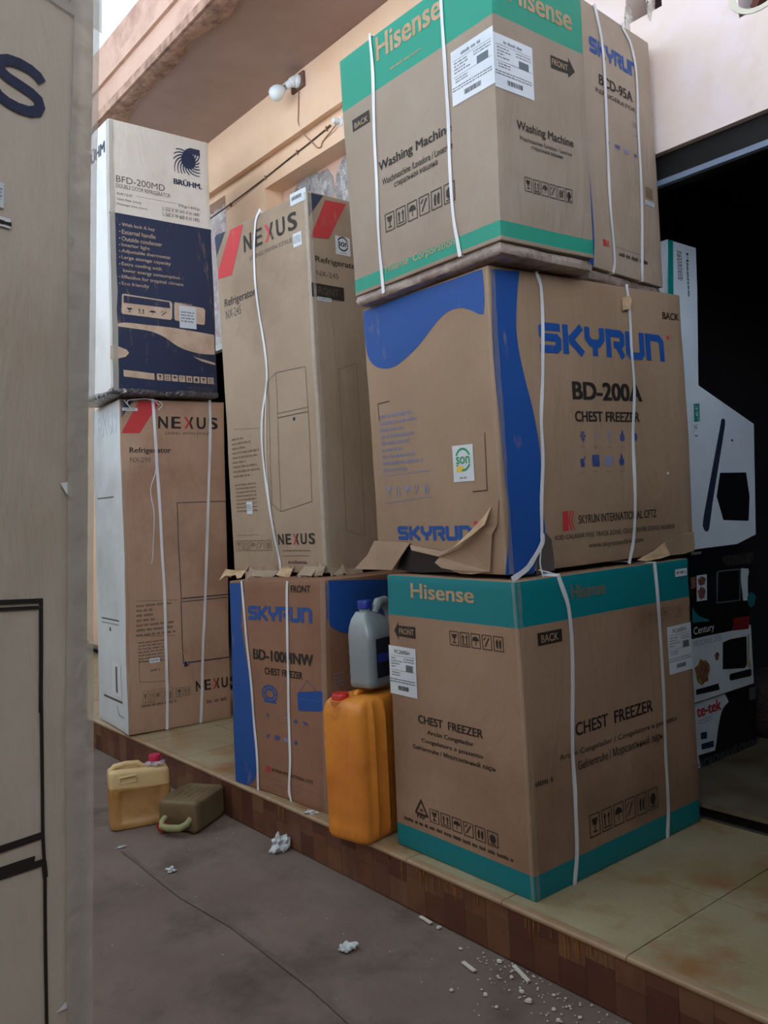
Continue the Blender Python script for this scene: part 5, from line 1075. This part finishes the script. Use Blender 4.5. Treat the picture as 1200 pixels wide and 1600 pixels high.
# wedge of crushed cardboard between N2 box and the freezer box below, part of the fridge box
# ---------------------------------------------------------------- cartons inside the shop
mw_lab = {'MA': 'black microwave box directly under the white soundbar box, topmost of three', 'MB': 'pale microwave oven box with food picture, middle of the three inside the shop', 'MC': 'microwave oven box with red lettering on pale ground, lowest of the three inside the shop'}
for b, base in (('MC', (48, 52, 58)), ('MB', (142, 148, 152)), ('MA', (20, 22, 27))):
    make_carton(b, 'microwave_box', mw_lab[b], 'box', mat('carton_'+b, base, .45), bev=.003)
# L-shaped soundbar carton: upright prism
out = [a for a in ART if a[0] == 'SB' and a[2] == 'OUT'][0][3]
F = Face('SB', 'R'); root = empty('soundbar_box', (-1.98, 1.5, 1.102)); tag(root, 'white stepped soundbar box standing upright on the black microwave box inside the shop', 'box')
pts = list(out); pts[-1] = (.005, .0); pts[-2] = (.2, .0); pts[-3] = (.42, .0)
pts = [(max(x, 0), max(y, 0)) for x, y in pts]
mb = MB(); n = len(pts)
front = [F.at(x, y) for x, y in pts]; back = [p+Vector((-.16, 0, 0)) for p in front]
mb.poly(front, white_card); mb.poly(back[::-1], white_card)
for i in range(n): mb.poly([front[i], back[i], back[(i+1) % n], front[(i+1) % n]], white_card)
ART = [a for a in ART if not (a[0] == 'SB' and a[2] == 'OUT')]
_cb = carton_body
def soundbar_body(b, m, bands, band_mat, facemats, step=.035, bev=.004): return mb, {f: Face(b, f) for f in 'LRBS'}
carton_body = soundbar_body; COL.objects.unlink(root); bpy.data.objects.remove(root)
make_carton('SB', 'soundbar_box', 'white stepped soundbar box standing upright on the black microwave box inside the shop', 'box', white_card)
carton_body = _cb
# dark bundle on the shop floor behind the microwave boxes
mb = MB(); sm = mat('dark_cloth', (42, 32, 34), .9, col2=(62, 46, 44), nscale=20, bump=.02, bscale=30)
rings = []
for z, q in ((0, .8), (.05, 1), (.14, 1.02), (.24, .8), (.29, .4)):
    rings.append([(-1.92+.13*q*math.cos(k*math.tau/18)*(1+.2*noise.noise(Vector((k, z*9, 0)))), 1.99+.15*q*math.sin(k*math.tau/18), .223+z) for k in range(18)])
loft(mb, rings, sm); o = recenter(mb.build('sack', smooth=60)); tag(o, 'dark lumpy sack on the shop floor at the right edge behind the microwave boxes', 'sack')
# ================================================================ CONTAINERS
def place(rings, loc, yaw):
    r = Matrix.Rotation(math.radians(yaw), 3, 'Z'); l = Vector(loc)
    return [[r @ Vector(p)+l for p in g] for g in rings]
def xf(loc, rot):
    M3 = rot.to_3x3(); l = Vector(loc)
    return lambda p: M3 @ Vector(p)+l
# orange 25 l jerrycan
orange = mat('orange_plastic', (217, 139, 52), .42, col2=(193, 113, 46), nscale=6, nlo=.4, nhi=.7, col3=(142, 76, 32), n3=4.5, lo3=.55, hi3=.78, bump=.002, bscale=25, spec=.4, sss=.15)
loc = Vector((-2.475, .085, HP)); T = xf(loc, Matrix.Rotation(math.radians(10), 4, 'Z'))
root = empty('jerrycan', loc); tag(root, 'large orange plastic jerrycan with red cap standing on the platform between two freezer boxes', 'jerrycan')
mb = MB(); w, d, H = .195, .30, .47; rings = []
def jring(w_, d_, r_, z, rib=0):
    o = []
    for x, y in rrect(w_, d_, r_, 8):
        o.append((x, y, z))
    return o
def subdiv(pts, k=3):
    o = []
    for i in range(len(pts)):
        a, b = pts[i], pts[(i+1) % len(pts)]
        L_ = math.dist(a, b); kk = max(1, int(L_/.008))
        for j in range(kk): o.append(tuple(a[q]+(b[q]-a[q])*j/kk for q in range(2)))
    return o
outl = subdiv(rrect(w, d, .035, 6))
def ribbed(p, q, z):
    x, y = p
    nxx = 0
    # two vertical ribs near the front corner on the +x side and one on the front
    g = 0
    if x > w/2-.01:
        for c_ in (-.085, -.025): g += .012*math.exp(-((y-c_)/.011)**2)
        g -= .010*math.exp(-((y-.055)/.035)**2)
        return (x+g*q, y)
    if y < -d/2+.01 and x > .02: return (x, y-.006*math.exp(-((x-.055)/.012)**2)*q)
    if y < -d/2+.01: return (x, y+.004*q*math.exp(-((x+.02)/.04)**2))
    return (x, y)
for z, s_, q in ((.0, .90, 0), (.006, .965, .3), (.02, 1.0, .7), (.05, 1.0, 1), (.075, .985, 1), (.09, 1, 1), (.15, 1, 1), (.22, 1.004, 1), (.30, 1.004, 1), (.40, 1, 1), (.445, .995, 1), (.467, .97, .8), (.482, .92, .5), (.492, .85, .2), (.498, .74, 0), (.500, .55, 0)):
    rings.append([T((ribbed(p, q, z)[0]*s_*(1 if s_ > .99 else 1), ribbed(p, q, z)[1]*s_, z)) for p in outl])
loft(mb, rings, orange); mb.build('can_body', root, smooth=50)
mb = MB(); capc = T((-.03, -.105, 0)); n = 24
loft(mb, [[T((-.03+r*math.cos(k*math.tau/n), -.105+r*math.sin(k*math.tau/n), z)) for k in range(n)] for r, z in ((.037, .467), (.037, .490), (.034, .492))], orange)
mb.build('spout', root, smooth=50)
redcap = mat('red_cap', (184, 42, 38), .35, spec=.5)
def cap(mb, T, cx, cy, z, r, h, m, n=36):
    rg = []
    for rr, zz in ((r, z), (r, z+h*.85), (r*.93, z+h), (r*.3, z+h)):
        rg.append([T((cx+(rr+(.0010 if k % 2 and rr == r else 0))*math.cos(k*math.tau/n), cy+(rr+(.0010 if k % 2 and rr == r else 0))*math.sin(k*math.tau/n), zz)) for k in range(n)])
    loft(mb, rg, m)
mb = MB(); cap(mb, T, -.03, -.105, .490, .030, .024, redcap); mb.build('cap', root, smooth=40)
mb = MB(); tube(mb, [T(p) for p in ((.0, -.06, .497), (.0, -.05, .508), (.0, .0, .513), (.0, .06, .508), (.0, .07, .497))], .010, orange, 10); mb.build('handle', root, smooth=60)
# grey oil jug standing on the jerrycan
silver = mat('silver_grey_plastic', (142, 153, 156), .36, col2=(127, 138, 142), nscale=5, bump=.001, bscale=30, spec=.5, metal=.1)
zb = HP+.5245
loc = Vector((-2.468, .125, zb)); T = xf(loc, Matrix.Rotation(math.radians(14), 4, 'Z'))
root = empty('oil_jug', loc); tag(root, 'silver grey oil jug with blue cap standing on the orange jerrycan', 'bottle')
mb = MB(); w, d = .112, .185
base = subdiv(rrect(1, 1, .18, 5))
prof = [(0, .90, .92), (.006, .98, .98), (.02, 1, 1), (.04, .985, .985), (.055, 1, 1), (.075, .985, .985), (.09, 1, 1), (.11, .985, .985), (.125, 1, 1), (.145, .985, .985), (.16, 1, 1), (.18, 1, 1), (.195, .98, .97), (.22, .86, .84), (.245, .68, .66), (.262, .52, .46), (.27, .45, .36)]
rings = []
for z, a, b_ in prof:
    rings.append([T((x*w*a-.012*max(0, (z-.19))/.08, y*d*b_-.30*max(0, z-.19), z)) for x, y in base])
loft(mb, rings, silver); mb.build('bottle_body', root, smooth=50)
mb = MB(); n = 20; loft(mb, [[T((-.012+.021*math.cos(k*math.tau/n), -.026+.021*math.sin(k*math.tau/n), z)) for k in range(n)] for z in (.255, .288)], silver); mb.build('neck', root, smooth=50)
mb = MB(); cap(mb, T, -.012, -.026, .280, .0265, .03, mat('blue_cap', (28, 47, 134), .35)); mb.build('cap', root, smooth=40)
mb = MB(); tube(mb, [T(p) for p in ((.008, .0, .262), (.012, .025, .298), (.014, .055, .300), (.014, .085, .262), (.014, .09, .21), (.012, .085, .17))], .02, silver, 12, [.8, .95, 1.0, .9, .8, .8]); mb.build('handle', root, smooth=60)
mb = MB(); lab = mat('dark_label', (27, 34, 48), .4)
xo = w/2+.0022
for (y0, y1, z0, z1, m_, q) in ((-.06, .07, .035, .175, lab, 0), (-.055, .05, .09, .12, mat('label_blue', (34, 57, 138), .4), .0005)):
    mb.poly([T((xo+q, y0, z0)), T((xo+q, y1, z0)), T((xo+q, y1, z1)), T((xo+q, y0, z1))], m_)
mb.build('label', root)
# amber 10 l can on the ground
def box_can(name, label, loc, R, size, m, capm, handle=True):
    pass
amber = mat('amber_plastic', (182, 144, 92), .4, col2=(164, 120, 66), nscale=5, col3=(146, 104, 62), n3=3.5, lo3=.5, hi3=.7, bump=.003, bscale=20, spec=.4, sss=.1)
amber2 = mat('amber_plastic_pale', (204, 178, 130), .45, col2=(188, 156, 108), nscale=8, bump=.002, bscale=20)
a = math.degrees(math.atan2(.19, .06))
# local x runs along its wide face, local -y is the side facing the camera
loc = Vector((-3.655, -.315, 0)); T = xf(loc, Matrix.Rotation(math.radians(74), 4, 'Z'))
root = empty('jerrycan', loc); tag(root, 'amber coloured small jerrycan standing on the ground at the foot of the step', 'jerrycan')
mb = MB(); w, d = .262, .125; outl = subdiv(rrect(w, d, .022, 5))
rings = []
def amb(p, z):
    x, y = p
    if y < -d/2+.002 and abs(x) < .085 and .03 < z < .165: y += .006
    return x, y
for z, s_ in ((0, .93), (.005, .985), (.015, 1), (.028, 1), (.034, 1), (.06, 1), (.11, 1), (.16, 1), (.168, 1), (.176, 1.0), (.182, .985), (.2, .985), (.228, .985), (.240, .975), (.248, .94), (.252, .84)):
    rr = []
    for p in outl:
        x, y = amb(p, z); top = max(0, z-.182)
        rr.append(T((x*s_, y*s_*(1-top*1.2), z-(.012*(x+.13)/.26 if z > .17 else 0)+0)))
    rings.append(rr)
loft(mb, rings[:11], amber); loft(mb, rings[10:], amber2); mb.build('can_body', root, smooth=50, merge=1e-5)
mb = MB(); tube(mb, [T(p) for p in ((-.115, 0, .245), (-.10, 0, .262), (-.05, 0, .268), (.0, 0, .264), (.02, 0, .245))], .012, amber2, 10); mb.build('handle', root, smooth=60)
mb = MB(); vs = [T(p) for p in ((-.075, -.0605, .195), (-.01, -.0605, .198), (-.01, -.0605, .225), (-.075, -.0605, .222))]
tube(mb, [T(p) for p in ((-.085, -.056, .198), (-.085, -.06, .225), (-.015, -.06, .228), (-.012, -.056, .2), (-.085, -.056, .198))], .006, amber2, 8); mb.build('grip_recess', root, smooth=60)
mb = MB(); n = 20; loft(mb, [[T((.075+r*math.cos(k*math.tau/n), r*math.sin(k*math.tau/n), z)) for k in range(n)] for r, z in ((.03, .235), (.03, .255), (.022, .262))], amber2); mb.build('spout', root, smooth=50)
mb = MB(); cap(mb, T, .075, 0, .262, .026, .028, mat('magenta_red_cap', (176, 30, 70), .4)); mb.build('cap', root, smooth=40)
# crumpled clear plastic bag under the cap
mb = MB(); cb = mat('clear_bag', (184, 176, 200), .12, alpha=.55, bump=.02, bscale=60, spec=.9)
rings = []
for z, q in ((.246, .038), (.254, .044), (.260, .040), (.266, .034)):
    rings.append([T((.078+q*(1+.35*noise.noise(Vector((k*1.3, z*50, 0))))*math.cos(k*math.tau/22), q*(1+.35*noise.noise(Vector((k*1.3, z*50, 5))))*math.sin(k*math.tau/22), z+.006*noise.noise(Vector((k, 3, z*30))))) for k in range(22)])
loft(mb, rings, cb, cap=False); mb.build('plastic_wrap', root, smooth=30)
# olive can lying on its side
olive = mat('olive_plastic', (112, 96, 72), .5, col2=(98, 80, 58), nscale=7, col3=(80, 62, 46), n3=5, bump=.003, bscale=25, spec=.35)
green = mat('green_plastic', (142, 144, 98), .4, col2=(124, 126, 84), nscale=7)
A_ = Vector((-3.48, -.312, 0)); B_ = Vector((-3.318, -.206, 0)); ang = math.atan2(B_.y-A_.y, B_.x-A_.x)
ctr = (A_+B_)/2; back = Vector((-math.sin(ang), math.cos(ang), 0)); L_ = .25; loc = ctr+back*L_/2; loc.z = 0
loc.y = min(loc.y, -.118); T = xf(loc, Matrix.Rotation(ang, 4, 'Z'))
root = empty('jerrycan', loc); tag(root, 'dirty olive green jerrycan lying on its side against the amber one', 'jerrycan')
# local: x width, y depth (front face at -y), z up
mb = MB(); w, h = .188, .135; outl = subdiv(rrect(w, h, .018, 5)); rings = []
for y, s_ in ((-.125, .80), (-.121, .93), (-.112, .99), (-.09, 1), (-.06, 1), (0, 1), (.06, 1), (.1, 1), (.115, .985), (.125, .93)):
    rings.append([T((p[0]*s_, y+(.018 if (y < -.11 and p[1] < .028 and abs(p[0]) < .07) else 0), h/2+p[1]*s_+.001+(.005*math.sin(p[0]*200) if p[1] > h/2-.004 and -.09 < y < .1 else 0))) for p in outl])
loft(mb, rings, olive); mb.build('can_body', root, smooth=45)
mb = MB(); tube(mb, [T(p) for p in ((-.06, -.112, .065), (-.068, -.135, .05), (-.06, -.15, .036), (-.02, -.158, .034), (.03, -.156, .036), (.055, -.14, .048), (.06, -.112, .062))], .014, green, 12, [1, .9, 1, 1.1, 1.1, 1, 1]); mb.build('handle', root, smooth=60)
T2 = xf(T((-.07, -.118, .03)), Matrix.Rotation(ang, 4, 'Z') @ Matrix.Rotation(math.radians(90), 4, 'X'))
mb = MB(); cap(mb, T2, 0, 0, -.004, .024, .026, mat('dark_red_cap', (142, 36, 38), .4)); mb.build('cap', root, smooth=40)
# ================================================================ LAMP, CABLES
wht = mat('white_plastic', (221, 230, 234), .3, spec=.5); glassb = mat('opal_glass', (228, 241, 246), .25, spec=.6, sss=.2)
root = empty('wall_lamp', (-3.97, WY-.055, 3.72)); tag(root, 'white bulb in an angled batten holder on a wooden plate under the soffit', 'lamp')
yb = WY-.055
mb = MB(); mb.box(-4.035, -3.91, yb-.016, yb, 3.728, 3.812, mat('wood_block', (110, 83, 72), .7)); mb.build('mounting_plate', root)
def axisT(o, d):
    q = Vector(d).normalized().to_track_quat('Z', 'Y').to_matrix(); o = Vector(o)
    return lambda p: q @ Vector(p)+o
def lathe(mb, T, prof, m, n=24): loft(mb, [[T((r*math.cos(k*math.tau/n), r*math.sin(k*math.tau/n), z)) for k in range(n)] for r, z in prof], m)
T = axisT((-3.965, yb-.014, 3.772), (-.1, -1, .02)); mb = MB(); lathe(mb, T, ((.036, 0), (.036, .012), (.030, .02), (.02, .026)), wht); mb.build('rose', root, smooth=40)
T = axisT((-3.972, yb-.035, 3.770), (-.42, -.62, -.48)); mb = MB(); lathe(mb, T, ((.026, -.012), (.028, .0), (.028, .018), (.022, .022), (.022, .05), (.019, .055)), wht); sock = mb.build('socket', root, smooth=40)
mb = MB(); lathe(mb, T, ((.0145, .05), (.0145, .062), (.015, .064), (.015, .074)), mat('bulb_collar', (154, 164, 168), .3, metal=.6)); mb.build('bulb_collar', sock, smooth=40)
mb = MB(); lathe(mb, T, ((.016, .070), (.026, .080), (.038, .096), (.043, .116), (.041, .138), (.030, .155), (.012, .163)), glassb); mb.build('bulb', root, smooth=60)
cabm = mat('cable_beige', (160, 128, 104), .5)
mb = MB(); wy = WY-.006
tube(mb, [(-3.975, WY-.06, 3.73), (-3.985, WY-.060, 3.65), (-3.998, WY-.06, 3.56), (-3.99, WY-.045, 3.50), (-3.95, wy, 3.44), (-3.905, wy, 3.392), (-3.885, wy, 3.383), (-3.862, wy, 3.378), (-3.85, wy, 3.40), (-3.816, wy, 3.412), (-3.75, wy-.01, 3.42), (-3.705, wy-.015, 3.43), (-3.69, wy, 3.46)], .0035, cabm, 6)
o = recenter(mb.build('lamp_cable', smooth=60)); tag(o, 'thin beige cable hanging from the bulb holder and looping to the pipe stub', 'cable')
mb = MB(); tube(mb, [(-5.3, wy-.01, 3.375), (-5.19, wy-.012, 3.366), (-4.95, wy-.012, 3.374), (-4.7, wy-.006, 3.39), (-4.46, wy, 3.408), (-4.2, wy, 3.428), (-4.0, wy, 3.44), (-3.80, wy, 3.457), (-3.76, wy-.005, 3.46)], .0045, mat('cable_dark', (74, 58, 52), .6), 6)
for x, z in ((-4.46, 3.408), (-4.9, 3.378), (-4.1, 3.434), (-3.80, 3.457)): mb.box(x-.004, x+.004, wy-.008, WY, z-.012, z+.012, cabm)
o = recenter(mb.build('wall_cable', smooth=60)); tag(o, 'dark cable clipped along the peach wall below the beam', 'cable')
mb = MB(); T = axisT((-3.68, WY, 3.45), (0, -1, -.1)); lathe(mb, T, ((.026, 0), (.026, .006), (.016, .010), (.014, .05), (.010, .052)), wht); o = recenter(mb.build('pipe_stub', smooth=40)); tag(o, 'short white conduit stub on the wall at the end of the dark cable', 'pipe')
# ================================================================ LITTER ON THE GROUND
paper = mat('litter_paper', (201, 208, 212), .5, col2=(174, 182, 188), nscale=40, bump=.006, bscale=60)
def crumple(x, y, s, seed, name, label, h=.5, flat=1, group=None, z=0):
    r = random.Random(seed); bm = bmesh.new(); bmesh.ops.create_icosphere(bm, subdivisions=3, radius=s)
    for v_ in bm.verts:
        q = 1+.9*noise.noise(v_.co*(1.3/s)+Vector((seed, 0, 0)))+.5*noise.noise(v_.co*(3.6/s)+Vector((seed, 3, 0))); v_.co = Vector((v_.co.x*q, v_.co.y*q*flat, max(-s*h*.6, v_.co.z*q*h)))
    mz = min(v_.co.z for v_ in bm.verts)
    for v_ in bm.verts: v_.co.z -= mz
    me = bpy.data.meshes.new(name); bm.to_mesh(me); bm.free(); me.materials.append(paper)
    o = bpy.data.objects.new(name, me); COL.objects.link(o); o.location = (x, y, z); o.rotation_euler.z = r.uniform(0, 6); tag(o, label, 'litter', group); return o
crumple(-2.93, -.045, .035, 1, 'crumpled_plastic', 'crumpled whitish plastic scrap on the ground touching the step', 1.0)
crumple(-2.123, -.304, .024, 2, 'paper_scrap', 'folded white paper scrap alone on the cement in the foreground', .45)
crumple(-3.061, -.446, .016, 3, 'paper_scrap', 'small white paper scrap on the ground in front of the jerrycans', .5)
crumple(-3.433, -.491, .018, 4, 'paper_scrap', 'thin white sliver on the ground nearest the amber jerrycan', .2, .25)
crumple(-2.775, .012, .020, 5, 'paper_scrap', 'white scrap on the step under the corner of the small freezer box', .4, .6, None, HP)
crumple(-3.60, -.13, .02, 8, 'cardboard_scrap', 'small pale scrap on the ground between the step and the two jerrycans', .8, .5).data.materials[0] = TEAR
# plaster chips
rc = random.Random(21); chipm = mat('plaster_chip', (194, 189, 180), .9)
def chip_mesh(s, seed):
    r = random.Random(seed); mb = MB(); n = 6; a = [(s*r.uniform(.5, 1)*math.cos(k*math.tau/n), s*r.uniform(.4, .9)*math.sin(k*math.tau/n)) for k in range(n)]
    loft(mb, [[(x, y, 0) for x, y in a], [(x*.8, y*.8, s*.4) for x, y in a]], chipm); return mb
spots = [(-1.75, -.03, .012), (-1.69, -.04, .007), (-1.67, -.065, .008), (-1.70, -.09, .007), (-1.60, -.10, .012), (-1.56, -.12, .014), (-1.49, -.10, .009), (-1.45, -.13, .012), (-1.53, -.05, .008), (-1.42, -.08, .008), (-1.66, -.18, .010), (-1.60, -.2, .008), (-1.74, -.23, .009), (-1.38, -.11, .012), (-2.02, -.02, .012), (-1.88, -.06, .008), (-1.50, -.04, .006), (-1.47, -.06, .006), (-1.63, -.02, .006)]
for i, (x, y, s) in enumerate(spots):
    o = chip_mesh(s, i).build('plaster_chip'); o.location = (x, y, 0); tag(o, 'small white plaster chip on the ground along the foot of the step', 'chip', 'plaster chips at the foot of the step')
for (x, y, l, a, lab_) in ((-1.662, -.035, .045, -20, 'long pale sliver among the plaster chips closest to the step'), (-1.79, -.115, .03, -10, 'short pale sliver among the plaster chips farther from the step'), (-2.085, -.018, .03, -5, 'thin pale sliver against the step below the teal banded freezer box')):
    mb = MB(); mb.box(-l, l, -.006, .006, 0, .005, chipm, rot=Matrix.Rotation(math.radians(a), 3, 'Z')); o = mb.build('plaster_sliver', bev=.001); o.location = (x, y, 0); tag(o, lab_, 'chip')
mb = MB()
for i in range(110):
    x = rc.gauss(-1.60, .17); y = -abs(rc.gauss(.02, .09))-.012; s = rc.uniform(.001, .0028)
    mb.box(x-s, x+s, y-s, y+s*.6, 0, s, chipm)
for i in range(30):
    x = rc.uniform(-3.6, -1.3); y = rc.uniform(-1.0, -.02); s = rc.uniform(.001, .002); mb.box(x-s, x+s, y-s, y+s*.6, 0, s, chipm)
o = mb.build('plaster_crumbs'); tag(o, 'fine white plaster crumbs strewn over the cement ground', 'crumbs', kind='stuff')
